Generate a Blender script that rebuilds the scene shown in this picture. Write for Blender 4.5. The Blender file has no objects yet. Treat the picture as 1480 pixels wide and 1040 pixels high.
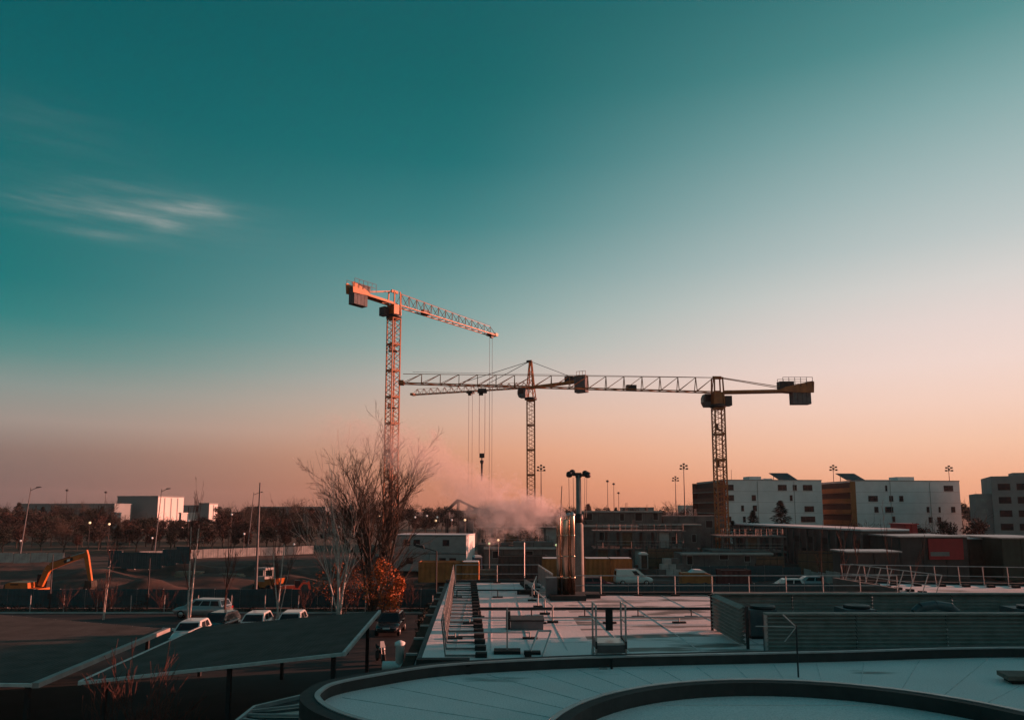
import bpy, bmesh, math, random
from mathutils import Vector, Matrix, noise
R = math.radians
sc = bpy.context.scene
C = sc.collection
# ------------------------------------------------------------------ camera
CAM_H, F, CY = 9.0, 1069.0, 605.0       # the photo is cropped: its optical axis meets row CY
TILT = math.atan((735 - CY) / F)
cd = bpy.data.cameras.new('camera'); cam = bpy.data.objects.new('camera', cd); C.objects.link(cam)
cam.location = (0, 0, CAM_H); cam.rotation_euler = (R(90) + TILT, 0, 0)
cd.lens = 36.0 * F / 1480; cd.sensor_width = 36; cd.shift_y = (CY - 520) / 1480; cd.clip_start = .1; cd.clip_end = 6000
sc.camera = cam
# ------------------------------------------------------------------ light
SUN_EL, SUN_AZ = R(6.9), R(16)          # azimuth measured from +x towards +y
SUND = Vector((math.cos(SUN_EL) * math.cos(SUN_AZ), math.cos(SUN_EL) * math.sin(SUN_AZ), math.sin(SUN_EL)))
ld = bpy.data.lights.new('sun', 'SUN'); sun = bpy.data.objects.new('sun', ld); C.objects.link(sun)
ld.energy = 5.0; ld.angle = R(.6); ld.color = (1, .35, .24)
sun.rotation_euler = SUND.to_track_quat('Z', 'Y').to_euler()
sc.view_settings.view_transform = 'Standard'; sc.view_settings.look = 'None'
sc.view_settings.exposure = .8; sc.view_settings.gamma = 1
sc.cycles.use_denoising = True
sc.cycles.max_bounces = 6; sc.cycles.volume_bounces = 3; sc.cycles.volume_max_steps = 128
sc.cycles.transparent_max_bounces = 12
def lin(r, g, b):
    f = lambda c: (c / 12.92 if c <= .04045 else ((c + .055) / 1.055) ** 2.4)
    return (f(r / 255), f(g / 255), f(b / 255), 1)
W = bpy.data.worlds.new('World'); sc.world = W; W.use_nodes = True
nt = W.node_tree; N = nt.nodes; L = nt.links
for n in list(N): N.remove(n)
def nd(t, **k):
    n = N.new(t)
    for a, b in k.items(): setattr(n, a, b)
    return n
def wmath(op, a, b=None, c=None, clamp=False):
    n = N.new('ShaderNodeMath'); n.operation = op; n.use_clamp = clamp
    for i, v in enumerate((a, b, c)):
        if v is None: continue
        if isinstance(v, (int, float)): n.inputs[i].default_value = v
        else: L.new(v, n.inputs[i])
    return n.outputs[0]
tc = nd('ShaderNodeTexCoord'); sep = nd('ShaderNodeSeparateXYZ'); L.new(tc.outputs['Generated'], sep.inputs[0])
X, Y, Z = sep.outputs
def ramp(stops):
    n = nd('ShaderNodeValToRGB'); e = n.color_ramp.elements
    n.color_ramp.interpolation = 'EASE' if False else 'LINEAR'
    while len(e) < len(stops): e.new(.5)
    for el, (p, c) in zip(e, stops): el.position = p; el.color = lin(*c)
    L.new(Z, n.inputs[0]); return n.outputs[0]
# three views of one evening sky: away from the sun, across it, towards it
left = ramp([(0, (98, 86, 85)), (.03, (114, 98, 95)), (.064, (134, 115, 108)), (.10, (158, 147, 139)), (.14, (134, 150, 145)), (.177, (84, 140, 136)),
             (.215, (36, 128, 127)), (.255, (4, 118, 120)), (.33, (0, 110, 114)), (.43, (0, 100, 106)), (.56, (0, 89, 95)), (1, (44, 84, 96))])
mid = ramp([(0, (204, 126, 94)), (.031, (218, 142, 106)), (.077, (231, 165, 130)), (.123, (227, 184, 160)), (.17, (208, 190, 180)), (.215, (170, 184, 178)),
            (.26, (140, 172, 169)), (.31, (112, 157, 157)), (.37, (70, 137, 139)), (.44, (32, 118, 122)), (.52, (18, 106, 110)), (.61, (18, 98, 103)), (1, (46, 86, 98))])
right = ramp([(0, (238, 164, 126)), (.031, (247, 179, 142)), (.077, (251, 201, 172)), (.123, (251, 214, 196)), (.17, (247, 221, 211)), (.215, (238, 220, 214)),
              (.26, (222, 217, 213)), (.31, (196, 205, 204)), (.37, (172, 193, 193)), (.44, (138, 176, 176)), (.51, (92, 150, 150)), (.61, (50, 120, 123)), (1, (48, 90, 102))])
s = wmath('ADD', wmath('MULTIPLY', X, math.cos(SUN_AZ)), wmath('MULTIPLY', Y, math.sin(SUN_AZ)))
def mapr(v, a, b):
    n = nd('ShaderNodeMapRange'); n.interpolation_type = 'SMOOTHSTEP'
    n.inputs['From Min'].default_value = a; n.inputs['From Max'].default_value = b; L.new(v, n.inputs[0]); return n.outputs[0]
def mixc(f, a, b):
    n = nd('ShaderNodeMix', data_type='RGBA')
    if isinstance(f, float): n.inputs[0].default_value = f
    else: L.new(f, n.inputs[0])
    for i, v in ((6, a), (7, b)):
        if isinstance(v, tuple): n.inputs[i].default_value = v
        else: L.new(v, n.inputs[i])
    return n.outputs[2]
skyc = mixc(mapr(s, .14, .80), mixc(mapr(s, -.40, .40), left, mid), right)
# thin cirrus, streaked along its own drift
def smooth_noise(scale, detail, rough, sx, sy, sz):
    m = nd('ShaderNodeMapping'); m.inputs['Scale'].default_value = (sx, sy, sz); m.inputs['Rotation'].default_value = (0, R(-9), 0)
    L.new(tc.outputs['Generated'], m.inputs[0])
    n = nd('ShaderNodeTexNoise'); n.inputs['Scale'].default_value = scale; n.inputs['Detail'].default_value = detail
    n.inputs['Roughness'].default_value = rough; L.new(m.outputs[0], n.inputs[0]); return n.outputs[0]
def bump_at(px, py, wx, wz):
    x, y, z = ray(px, py); l = math.sqrt(x * x + y * y + z * z); x, y, z = x / l, y / l, z / l
    az0 = math.atan2(x, y); azn = wmath('ARCTAN2', X, Y)
    dx = wmath('DIVIDE', wmath('SUBTRACT', azn, az0), wx); dz = wmath('DIVIDE', wmath('SUBTRACT', Z, z), wz)
    d2 = wmath('ADD', wmath('MULTIPLY', dx, dx), wmath('MULTIPLY', dz, dz))
    return wmath('POWER', 2.718, wmath('MULTIPLY', d2, -1.0))
def ray(px, py):
    a, b = (px - 740) / F, (CY - py) / F
    ct, st = math.cos(TILT), math.sin(TILT)
    return a, ct - b * st, b * ct + st
cn = smooth_noise(9, 6, .62, 1, 1, 9)
cn2 = smooth_noise(14, 4, .5, 1, 1, 7)
streak = wmath('MULTIPLY', wmath('POWER', cn, 2.3), wmath('ADD', cn2, .35))
cl = wmath('MULTIPLY', bump_at(200, 306, .15, .030), .42)
for px, py, wx, wz, k in ((296, 300, .026, .008, 1.0), (240, 326, .020, .0065, 1.25), (185, 314, .045, .0045, .75), (262, 304, .05, .006, .6), (130, 336, .06, .005, .4), (100, 298, .09, .008, .3), (250, 283, .09, .006, .28), (60, 185, .10, .03, .14)):
    cl = wmath('ADD', cl, wmath('MULTIPLY', bump_at(px, py, wx, wz), k))
cloud = wmath('MULTIPLY', wmath('MULTIPLY', cl, streak), .95, None, True)
skyc = mixc(cloud, skyc, lin(205, 196, 190))
nish = nd('ShaderNodeTexSky', sky_type='NISHITA', sun_disc=False, sun_elevation=SUN_EL, sun_rotation=R(90) - SUN_AZ, dust_density=2.0)
bgn = nd('ShaderNodeBackground'); bgn.inputs[1].default_value = .0008; L.new(nish.outputs[0], bgn.inputs[0])
bg = nd('ShaderNodeBackground'); bg.inputs[1].default_value = .54; L.new(skyc, bg.inputs[0])
add = nd('ShaderNodeAddShader'); L.new(bg.outputs[0], add.inputs[0]); L.new(bgn.outputs[0], add.inputs[1])
wo = nd('ShaderNodeOutputWorld'); L.new(add.outputs[0], wo.inputs[0])
# ------------------------------------------------------------------ pixel helpers (a pixel gives a direction only)
def onz(px, py, z):
    x, y, c = ray(px, py); k = (z - CAM_H) / c; return Vector((x * k, y * k, z))
def ony(px, py, y0):
    x, y, c = ray(px, py); k = y0 / y; return Vector((x * k, y0, CAM_H + c * k))
def xat(px, y0, py=735): return ony(px, py, y0).x
def zat(py, y0, px=740): return ony(px, py, y0).z
rnd = random.Random(7)
# ------------------------------------------------------------------ materials
MATS = {}
def mat(name, col, rough=.7, metal=0., var=.25, scale=3., bump=0., col2=None, spec=.4, emit=None, estr=0, detail=5, coat=0):
    if name in MATS: return MATS[name]
    m = bpy.data.materials.new(name); m.use_nodes = True; t = m.node_tree; b = t.nodes['Principled BSDF']
    b.inputs['Roughness'].default_value = rough; b.inputs['Metallic'].default_value = metal
    b.inputs['Specular IOR Level'].default_value = spec
    if coat: b.inputs['Coat Weight'].default_value = coat
    c4 = (*col, 1)
    tcx = t.nodes.new('ShaderNodeTexCoord')
    nz = t.nodes.new('ShaderNodeTexNoise'); nz.inputs['Scale'].default_value = scale; nz.inputs['Detail'].default_value = detail
    nz.inputs['Roughness'].default_value = .62
    t.links.new(tcx.outputs['Object'], nz.inputs[0])
    rp = t.nodes.new('ShaderNodeValToRGB')
    lo = col2 if col2 else tuple(c * (1 - var) for c in col); hi = tuple(min(1, c * (1 + var * .6)) for c in col) if not col2 else col
    rp.color_ramp.elements[0].position = .32; rp.color_ramp.elements[1].position = .68
    rp.color_ramp.elements[0].color = (*lo, 1); rp.color_ramp.elements[1].color = (*hi, 1)
    t.links.new(nz.outputs[0], rp.inputs[0]); t.links.new(rp.outputs[0], b.inputs['Base Color'])
    if bump:
        bp = t.nodes.new('ShaderNodeBump'); bp.inputs['Strength'].default_value = bump; bp.inputs['Distance'].default_value = .05
        t.links.new(nz.outputs[0], bp.inputs['Height']); t.links.new(bp.outputs[0], b.inputs['Normal'])
    if emit:
        b.inputs['Emission Color'].default_value = (*emit, 1); b.inputs['Emission Strength'].default_value = estr
    MATS[name] = m; return m
def glass(name, col=(.02, .025, .03), rough=.08):
    return mat(name, col, rough, 0, .1, 1, spec=.12)
M_steel_y = mat('crane_yellow_paint', (.34, .115, .03), .45, 0, .35, 1.3)
M_steel_o = mat('crane_orange_paint', (.46, .15, .025), .45, 0, .35, 1.3)
M_grey = mat('grey_painted_steel', (.10, .11, .12), .5, .2, .3, 2)
M_dark = mat('dark_metal', (.03, .032, .035), .5, .3, .3, 2)
M_galv = mat('galvanised_steel', (.42, .43, .43), .38, .8, .25, 4)
M_chrome = mat('stainless_flue', (.50, .37, .28), .25, 1., .12, 2)  # warm tint stands in for orange light reflected by the steel
M_conc = mat('raw_concrete', (.125, .12, .117), .9, 0, .35, .7, .3)
M_conc_l = mat('pale_concrete', (.36, .36, .35), .9, 0, .3, .9, .2)
M_ballast = mat('ballast_concrete', (.13, .13, .135), .9, 0, .3, 1)
M_cable = mat('steel_cable', (.05, .05, .05), .6, .3, .1, 1)
M_glass = glass('window_glass')
M_black = mat('black_rubber', (.012, .012, .013), .8, 0, .2, 3)
M_white = mat('white_paint', (.75, .75, .74), .5, 0, .12, 2)
M_teal = mat('dark_teal_sheet', (.014, .07, .085), .6, 0, .3, 1.5)
M_ochre = mat('ochre_container_paint', (.36, .125, .03), .6, 0, .35, .9)
M_earth = mat('turned_earth', (.095, .048, .036), 1, 0, .4, .5, .8, (.03, .023, .021))
M_asph = mat('asphalt', (.022, .022, .023), .85, 0, .3, .5, .2)
M_grass = mat('dull_grass', (.045, .04, .025), 1, 0, .4, .6, .5)
M_bark = mat('brown_bark', (.06, .046, .038), .95, 0, .4, 4)
M_birch = mat('birch_bark', (.52, .46, .42), .85, 0, .5, 5)
M_redtwig = mat('reddish_twigs', (.085, .035, .027), .9, 0, .4, 4)
M_leaf_o = mat('orange_leaves', (.42, .11, .02), .7, 0, .5, 1.2)
M_leaf_d = mat('dark_evergreen_leaves', (.018, .024, .018), .8, 0, .45, .6)
M_leaf_b = mat('brown_winter_leaves', (.03, .022, .019), .85, 0, .45, .6)
M_leaf_r = mat('dull_russet_leaves', (.045, .022, .018), .85, 0, .45, .6)
# ------------------------------------------------------------------ mesh builder
class MB:
    def __init__(s): s.v = []; s.f = []; s.sm = []
    def add(s, vs, fs, smooth=False):
        o = len(s.v); s.v += [tuple(v) for v in vs]; s.f += [tuple(i + o for i in f) for f in fs]; s.sm += [smooth] * len(fs); return s
    def box(s, c, d, rz=0, m=None):
        hx, hy, hz = d[0] / 2, d[1] / 2, d[2] / 2; q = math.cos(rz), math.sin(rz); vs = []
        for z in (-hz, hz):
            for x, y in ((-hx, -hy), (hx, -hy), (hx, hy), (-hx, hy)):
                p = Vector((x * q[0] - y * q[1], x * q[1] + y * q[0], z))
                if m: p = m @ p
                vs.append((c[0] + p[0], c[1] + p[1], c[2] + p[2]))
        return s.add(vs, [(3, 2, 1, 0), (4, 5, 6, 7), (0, 1, 5, 4), (1, 2, 6, 5), (2, 3, 7, 6), (3, 0, 4, 7)])
    def b2(s, a, b): return s.box([(i + j) / 2 for i, j in zip(a, b)], [abs(j - i) for i, j in zip(a, b)])
    def frame_of(s, p, q):
        d = (Vector(q) - Vector(p)); l = d.length or 1e-6; d = d / l
        u = Vector((0, 0, 1)).cross(d)
        if u.length < .05: u = Vector((1, 0, 0))
        u.normalize(); return d, u, d.cross(u), l
    def bar(s, p, q, w, h=None):
        h = h or w; d, u, v, l = s.frame_of(p, q); P, Q = Vector(p), Vector(q); vs = []
        for e in (P, Q):
            for a, b in ((-1, -1), (1, -1), (1, 1), (-1, 1)): vs.append(e + u * (a * w / 2) + v * (b * h / 2))
        return s.add(vs, [(3, 2, 1, 0), (4, 5, 6, 7), (0, 1, 5, 4), (1, 2, 6, 5), (2, 3, 7, 6), (3, 0, 4, 7)])
    def tube(s, p, q, r0, r1=None, n=8, cap=True):
        r1 = r0 if r1 is None else r1; d, u, v, l = s.frame_of(p, q); P, Q = Vector(p), Vector(q); vs = []
        for e, r in ((P, r0), (Q, r1)):
            for i in range(n):
                a = 2 * math.pi * i / n; vs.append(e + u * (math.cos(a) * r) + v * (math.sin(a) * r))
        s.add(vs, [(i, (i + 1) % n, n + (i + 1) % n, n + i) for i in range(n)], n > 5)
        if cap: s.add(vs[:n], [tuple(range(n - 1, -1, -1))]); s.add(vs[n:], [tuple(range(n))])
        return s
    def lathe(s, c, prof, n=16, axis='z'):
        vs = []
        for r, h in prof:
            for i in range(n):
                a = 2 * math.pi * i / n; x, y = math.cos(a) * r, math.sin(a) * r
                vs.append((c[0] + x, c[1] + y, c[2] + h) if axis == 'z' else ((c[0] + h, c[1] + x, c[2] + y) if axis == 'x' else (c[0] + x, c[1] + h, c[2] + y)))
        fs = []
        for k in range(len(prof) - 1):
            for i in range(n):
                j = (i + 1) % n; fs.append((k * n + i, k * n + j, (k + 1) * n + j, (k + 1) * n + i))
        fs += [tuple(range(n - 1, -1, -1)), tuple(range((len(prof) - 1) * n, len(prof) * n))]
        return s.add(vs, fs, True)
    def prism(s, pts, z0, z1):
        n = len(pts); vs = [(p[0], p[1], z0) for p in pts] + [(p[0], p[1], z1) for p in pts]
        return s.add(vs, [tuple(range(n - 1, -1, -1)), tuple(range(n, 2 * n))] + [(i, (i + 1) % n, n + (i + 1) % n, n + i) for i in range(n)])
    def prismy(s, pts, y0, y1):      # polygon in x-z pushed along y
        n = len(pts); vs = [(p[0], y0, p[1]) for p in pts] + [(p[0], y1, p[1]) for p in pts]
        return s.add(vs, [tuple(range(n)), tuple(range(2 * n - 1, n - 1, -1))] + [(i, n + i, n + (i + 1) % n, (i + 1) % n) for i in range(n)])
    def loft(s, rings, smooth=True):
        n = len(rings[0]); vs = [p for r in rings for p in r]; fs = []
        for k in range(len(rings) - 1):
            for i in range(n):
                j = (i + 1) % n; fs.append((k * n + i, k * n + j, (k + 1) * n + j, (k + 1) * n + i))
        s.add(vs, fs, smooth)
        s.add(rings[0], [tuple(range(n - 1, -1, -1))]); s.add(rings[-1], [tuple(range(n))]); return s
    def quad(s, a, b, c, d): return s.add([a, b, c, d], [(0, 1, 2, 3)])
    def mesh(s, name, m):
        me = bpy.data.meshes.new(name); me.from_pydata(s.v, [], s.f); me.polygons.foreach_set('use_smooth', s.sm)
        bm = bmesh.new(); bm.from_mesh(me); bmesh.ops.recalc_face_normals(bm, faces=bm.faces); bm.to_mesh(me); bm.free()
        me.materials.append(m); me.update(); return me
    def build(s, name, m, parent=None, loc=None, rz=None):
        o = bpy.data.objects.new(name, s.mesh(name, m)); C.objects.link(o)
        if parent: o.parent = parent
        if loc is not None: o.location = loc
        if rz is not None: o.rotation_euler = (0, 0, rz)
        return o
def tag(o, label, cat, group=None):
    o['label'] = label; o['category'] = cat
    if group: o['group'] = group
    return o
def thing(name, label, cat, loc=(0, 0, 0), rz=0, group=None):
    o = bpy.data.objects.new(name, None); C.objects.link(o); o.location = loc; o.rotation_euler = (0, 0, rz)
    o.empty_display_size = .3; return tag(o, label, cat, group)
def struct(o, kind='structure', label=None):
    o['kind'] = kind
    if label: o['label'] = label
    return o
def inst(me, name, parent, loc=(0, 0, 0), rot=None, scale=None):
    o = bpy.data.objects.new(name, me); C.objects.link(o); o.parent = parent; o.location = loc
    if rot: o.rotation_euler = rot
    if scale: o.scale = scale
    return o
KIDS = {}
def kids(o):
    return [c for c in C.objects if c.parent == o]
def copy_tree(o, loc=None, rz=None, label=None, scale=None, parent=None, tree=None):
    c = o.copy(); C.objects.link(c)
    if parent is not None: c.parent = parent
    if loc is not None: c.location = loc
    if rz is not None: c.rotation_euler = (0, 0, rz)
    if scale is not None: c.scale = scale if isinstance(scale, tuple) else (scale,) * 3
    if label: c['label'] = label
    for ch in list(o.children): copy_tree(ch, parent=c)
    return c
def sheet(name, m, pts, kind='structure', parent=None):
    o = MB().add(pts, [tuple(range(len(pts)))]).build(name, m, parent)
    if not parent: o['kind'] = kind
    return o
# ------------------------------------------------------------------ ground
def sstep(a, b, x): t = max(0, min(1, (x - a) / (b - a))); return t * t * (3 - 2 * t)
def heap(x, y, cx, cy, r, h): d = math.hypot((x - cx), (y - cy) * 1.4) / r; return h * max(0, 1 - d * d) ** 2 if d < 1 else 0
HEAPS = [(-27, 92, 8, 1.7), (-33, 84, 7, 1.0), (-40, 100, 9, 1.1), (-22, 100, 6, 1.3), (-52, 96, 10, 1.0), (8, 112, 7, 1.2), (20, 104, 6, .8), (-17, 86, 5, .9), (-44, 90, 6, 1.3), (-58, 104, 8, 1.4), (-36, 110, 7, 1.5), (-48, 112, 6, 1.2), (-30, 104, 5, 1.3), (-62, 88, 7, .9), (-24, 112, 6, 1.4), (-40, 82, 4, .9)]
def gz(x, y):
    z = 0
    if y > 66:
        k = sstep(69, 78, y) * (1 - sstep(104, 118, y)) * (1 - sstep(-14, -4, x))
        z -= .75 * k
        a = sstep(70, 80, y) * (1 - sstep(118, 135, y))
        z += a * .4 * noise.noise((x * .22, y * .3, 0)) + a * .28 * noise.noise((x * .7, y * .7, 3))
        for h in HEAPS: z += heap(x, y, *h)
    return z
xs = [-1200, -800, -500, -350, -250, -180, -140] + [i * 1.5 for i in range(-76, 50)] + [80, 95, 120, 160, 220, 300, 450, 700, 1200]
ys = [-120, -60, -20, 0, 20, 40, 60, 66] + [68 + i * 1.5 for i in range(46)] + [140, 148, 160, 180, 220, 280, 360, 500, 700, 1000, 1500, 2200]
g = MB(); g.v = [(x, y, gz(x, y)) for y in ys for x in xs]; nx = len(xs)
g.f = [(j * nx + i, j * nx + i + 1, (j + 1) * nx + i + 1, (j + 1) * nx + i) for j in range(len(ys) - 1) for i in range(nx - 1)]; g.sm = [True] * len(g.f)
struct(g.build('ground', M_earth))
sheet('car_park', M_asph, [(-70, 8, .02), (8, 8, .02), (8, 65.8, .02), (-70, 65.8, .02)])
sheet('site_road', mat('grey_gravel_road', (.075, .07, .068), .95, 0, .35, .5, .3), [(-4, 71, .03), (60, 71, .03), (60, 97, .03), (-4, 97, .03)])
sheet('grass_verge', M_grass, [(-90, 65.9, .03), (12, 65.9, .03), (12, 68.6, .03), (-90, 68.6, .03)])
sheet('far_field', M_grass, [(-500, 150, .05), (500, 150, .05), (700, 900, .05), (-700, 900, .05)])
m_line = mat('road_marking_paint', (.6, .6, .6), .7, 0, .3, 2)
for i in range(9):
    x = -37 + i * 2.6; y0_ = 53
    sheet('parking_line', m_line, [(x, 53, .026), (x + .1, 53, .026), (x + .1, 58, .026), (x, 58, .026)], parent=bpy.data.objects['car_park'])
kb = MB().b2((-70, 65.5, .0), (8, 65.8, .13)).build('kerb', M_conc_l); struct(kb)
# ------------------------------------------------------------------ tower cranes
def mast_section(w, h, bays, leg, br, name):
    b = MB(); a = w / 2
    for x, y in ((-a, -a), (a, -a), (a, a), (-a, a)): b.bar((x, y, 0), (x, y, h), leg)
    cs = [(-a, -a), (a, -a), (a, a), (-a, a)]
    for k in range(4):
        p, q = cs[k], cs[(k + 1) % 4]
        for i in range(bays):
            z0, z1 = h * i / bays, h * (i + 1) / bays
            A, B = (p, q) if i % 2 else (q, p)
            zm = (z0 + z1) / 2
            b.bar((*A, z0), (*B, zm), br); b.bar((*B, zm), (*A, z1), br)
        b.bar((*p, h - .1), (*q, h - .1), leg * 1.05)
        b.bar((*p, .12), (*q, .12), br)
    # ladder inside
    for s in (-.22, .22): b.bar((s, a - .25, 0), (s, a - .25, h), .05)
    return b
def jib_mesh(Lb, n, w, h0, h1, style, ch, br, sag=0):
    b = MB()
    def top(i): return (h0 + (h1 - h0) * i / n)
    for s in (-1, 1): b.bar((0, s * w / 2, 0), (Lb * n, s * w / 2, 0), ch)
    for i in range(n):
        x0, x1 = i * Lb, (i + 1) * Lb
        if style == 'W':
            t = ((x0 + x1) / 2, 0, top(i + .5))
            for s in (-1, 1):
                b.bar((x0, s * w / 2, 0), t, br); b.bar((x1, s * w / 2, 0), t, br)
            if i: b.bar(((x0 - Lb / 2), 0, top(i - .5)), t, ch * .4)
        else:
            t = (x0, 0, top(i))
            for s in (-1, 1): b.bar((x0, s * w / 2, 0), t, br * 1.25); b.bar((x1, s * w / 2, 0), t, br)
            b.bar(t, (x1, 0, top(i + 1)), ch * .5)
        b.bar((x0, -w / 2, 0), (x0, w / 2, 0), br); b.bar((x0, -w / 2, 0), (x1, w / 2, 0), br * .8)
    b.bar((Lb * n, -w / 2, 0), (Lb * n, w / 2, 0), br)
    return b
def hang(parent, base, yaw, dist, drop, yoff=.5, gap=.45, block=True):
    c, s = math.cos(yaw), math.sin(yaw)
    px, py = c * dist, s * dist
    t = MB().box((0, 0, -.35), (1.5, 1.5, .18)); t.box((0, .55, -.1), (1.3, .12, .5)); t.box((0, -.55, -.1), (1.3, .12, .5)); t.box((.2, 0, -.65), (.7, .5, .45))
    t.build('trolley', M_dark, parent, (px, py, base), yaw)
    for k in (-1, 1):
        MB().tube((0, 0, -.5), (0, 0, -drop), .035, n=4).build('hoist_cable', M_cable, parent, (px + k * gap * c, py + k * gap * s, base))
    if block:
        hb = MB().box((0, 0, -drop - .35), (.8, .5, .7)).build('hook_block', M_dark, parent, (px, py, base), yaw)
        MB().tube((0, 0, -drop - .7), (0, 0, -drop - 1.2), .09, n=6).build('hook', M_dark, hb)
def cab(parent, base, yaw, off, mats=(M_grey, M_glass)):
    c = MB(); P = [(-.9, 0), (.6, 0), (.95, .7), (.95, 1.5), (.7, 2.1), (-.9, 2.1)]
    c.prismy(P, -.8, .8); k = c.build('cab', mats[0], parent, (off[0] * math.cos(yaw) - off[1] * math.sin(yaw), off[0] * math.sin(yaw) + off[1] * math.cos(yaw), base + off[2]), yaw)
    w = MB(); w.quad((.98, -.7, .75), (.98, .7, .75), (.98, .7, 1.45), (.98, -.7, 1.45)); w.build('cab_window', mats[1], k)
    for s in (-1, 1):
        w = MB(); w.quad((-.5, .82 * s, .8), (.75, .82 * s, .8), (.65, .82 * s, 1.9), (-.5, .82 * s, 1.9)); w.build('cab_window', mats[1], k)
    return k
def flat_top(name, label, x, y, zjib, yaw, mw, mrot, jn, jLb, jw, jh0, jh1, style, cj, rise, paint, mpaint, trol, tdrop, ballast_scale=1., side=-1):
    t = thing(name, label, 'tower crane', (x, y, 0)); sec = 5.0
    ztop = zjib - 2.6; n = int(math.ceil(ztop / sec)); sec = ztop / n
    me = mast_section(mw, sec, 3, .2, .095, 'mast_section').mesh('mast_section', mpaint)
    for i in range(n): inst(me, 'mast_section', t, (0, 0, i * sec), (0, 0, mrot))
    MB().box((0, 0, .4), (6, 6, .8)).build('foundation_block', M_conc, t)
    for k in range(2):
        p = MB(); a = mw / 2 + .35
        z = [ztop * .62, ztop * .86][k]
        p.box((0, 0, 0), (mw * .9, mw * .9, .06)); p.box((0, a - .2, .5), (.5, .1, 1))
        p.build('rest_platform', M_dark, t, (0, 0, z), mrot)
    # slewing ring and tower head
    MB().lathe((0, 0, 0), [(mw * .62, 0), (mw * .78, .1), (mw * .78, .55), (mw * .66, .65)], 18).build('slewing_ring', M_dark, t, (0, 0, ztop))
    hd = MB(); hh = 2.0
    for sx, sy in ((-1, -1), (1, -1), (1, 1), (-1, 1)): hd.bar((sx * mw / 2, sy * mw / 2, .6), (sx * mw * .42, sy * mw * .42, 2.6 + jh0), .2)
    hd.box((0, 0, 1.6), (mw * .9, mw * .9, 1.9))
    hd.bar((-mw * .45, 0, 2.6 + jh0), (mw * .45, 0, 2.6 + jh0), .3, .5)
    hd.build('tower_head', paint, t, (0, 0, ztop), yaw)
    cab(t, ztop, yaw, (mw * .5 + .3, side * (mw * .5 + .75), .4))
    MB().box((-mw * .5 - .7, side * -.2 if side < 0 else 1.0, 1.15), (1.1, 1.5, 1.6)).build('electrical_box', M_dark, t, (0, 0, ztop), yaw)
    # jib in sections
    J = thing_part('jib', t, (0, 0, zjib), (0, -rise, yaw))
    per = 3; k = 0
    while k < jn:
        m = min(per, jn - k)
        a0 = jh0 + (jh1 - jh0) * k / jn; a1 = jh0 + (jh1 - jh0) * (k + m) / jn
        sub = jib_mesh(jLb, m, jw, a0, a1, style, .17, .085)
        if style == 'W' and k: sub.bar((-jLb / 2, 0, a0), (jLb / 2, 0, a0), .068)
        if style != 'W' and False: pass
        o = sub.build('jib_section', paint, J, (mw * .4 + k * jLb, 0, 0)); k += m
    endx = mw * .4 + jn * jLb
    MB().box((endx + .2, 0, .1), (.8, jw + .3, .6)).build('jib_end', paint, J)
    MB().box((endx * .28, 0, .35), (1.6, .9, .9)).build('trolley_winch', M_dark, J)
    MB().bar((0, 0, jh0 + .05), (endx * .97, 0, jh1 + .35), .04).build('tie_line', M_cable, J)
    # counter-jib
    K = thing_part('counter_jib', t, (0, 0, zjib), (0, rise * .8, yaw))
    f = MB()
    for s in (-1, 1): f.bar((-mw * .4, s * .75, 0), (-cj, s * .75, .25), .22, .42)
    for i in range(int(cj / 1.8)): f.bar((-1 - i * 1.8, -.75, .02), (-1 - i * 1.8, .75, .02), .12)
    f.build('girder', paint, K)
    MB().box((-cj * .52, 0, .25), (cj * .86, 1.2, .06)).build('walkway', M_dark, K)
    MB().prismy([(-cj - .3, -.2), (-cj * .84, -.15), (-cj * .62, .1), (-cj * .72, .8), (-cj - .1, 1.75), (-cj - .45, 1.6)], -.95, -.78).build('side_plate', paint, K)
    MB().prismy([(-cj - .3, -.2), (-cj * .84, -.15), (-cj * .62, .1), (-cj * .72, .8), (-cj - .1, 1.75), (-cj - .45, 1.6)], .78, .95).build('side_plate', paint, K)
    for i in range(4):
        x0 = -cj + .5 + i * .78 * ballast_scale
        MB().box((x0, 0, -.55), (.72 * ballast_scale, 1.45, 3.0)).build('ballast_block', M_ballast, K)
    MB().box((-cj * .74, 0, 1.15), (2.4, 1.3, 1.2)).build('hoist_winch', M_dark, K)
    r = MB()
    for s in (-1.05, 1.05):
        for i in range(6): r.bar((-cj - .1 + i * 1.0, s, .8), (-cj - .1 + i * 1.0, s, 2.35), .06)
        for z in (1.6, 2.35): r.bar((-cj - .1, s, z), (-cj + 4.9, s, z), .06)
    r.build('guard_rail', M_dark, K)
    for s in (-.6, .6): MB().bar((0, s * .4, jh0 + .1), (-cj * .72, s, .7), .1).build('tie_bar', paint, K)
    return t
def thing_part(name, parent, loc, rot):
    # a part that carries sub-parts: a small real mesh hub keeps it a part
    o = MB().box((0, 0, 0), (.9, .9, .5)).build(name, M_steel_y, parent, loc); o.rotation_euler = rot; return o
# crane 1, tall, lit side
Y1 = 134
p = ony(570, 436, Y1)
yw = R(53)
c1 = flat_top('tower_crane', 'tallest orange flat-top tower crane, its lattice mast rising behind the bare tree', p.x, Y1, p.z - .6, yw, 1.75, R(45), 14, 2.06, 1.5, 2.5, 1.7, 'W', 10.4, R(-.4), M_steel_o, M_steel_y, 0, 0, side=1)
hang(c1, p.z - .6, yw, 28.8, 38, block=False)
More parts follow.
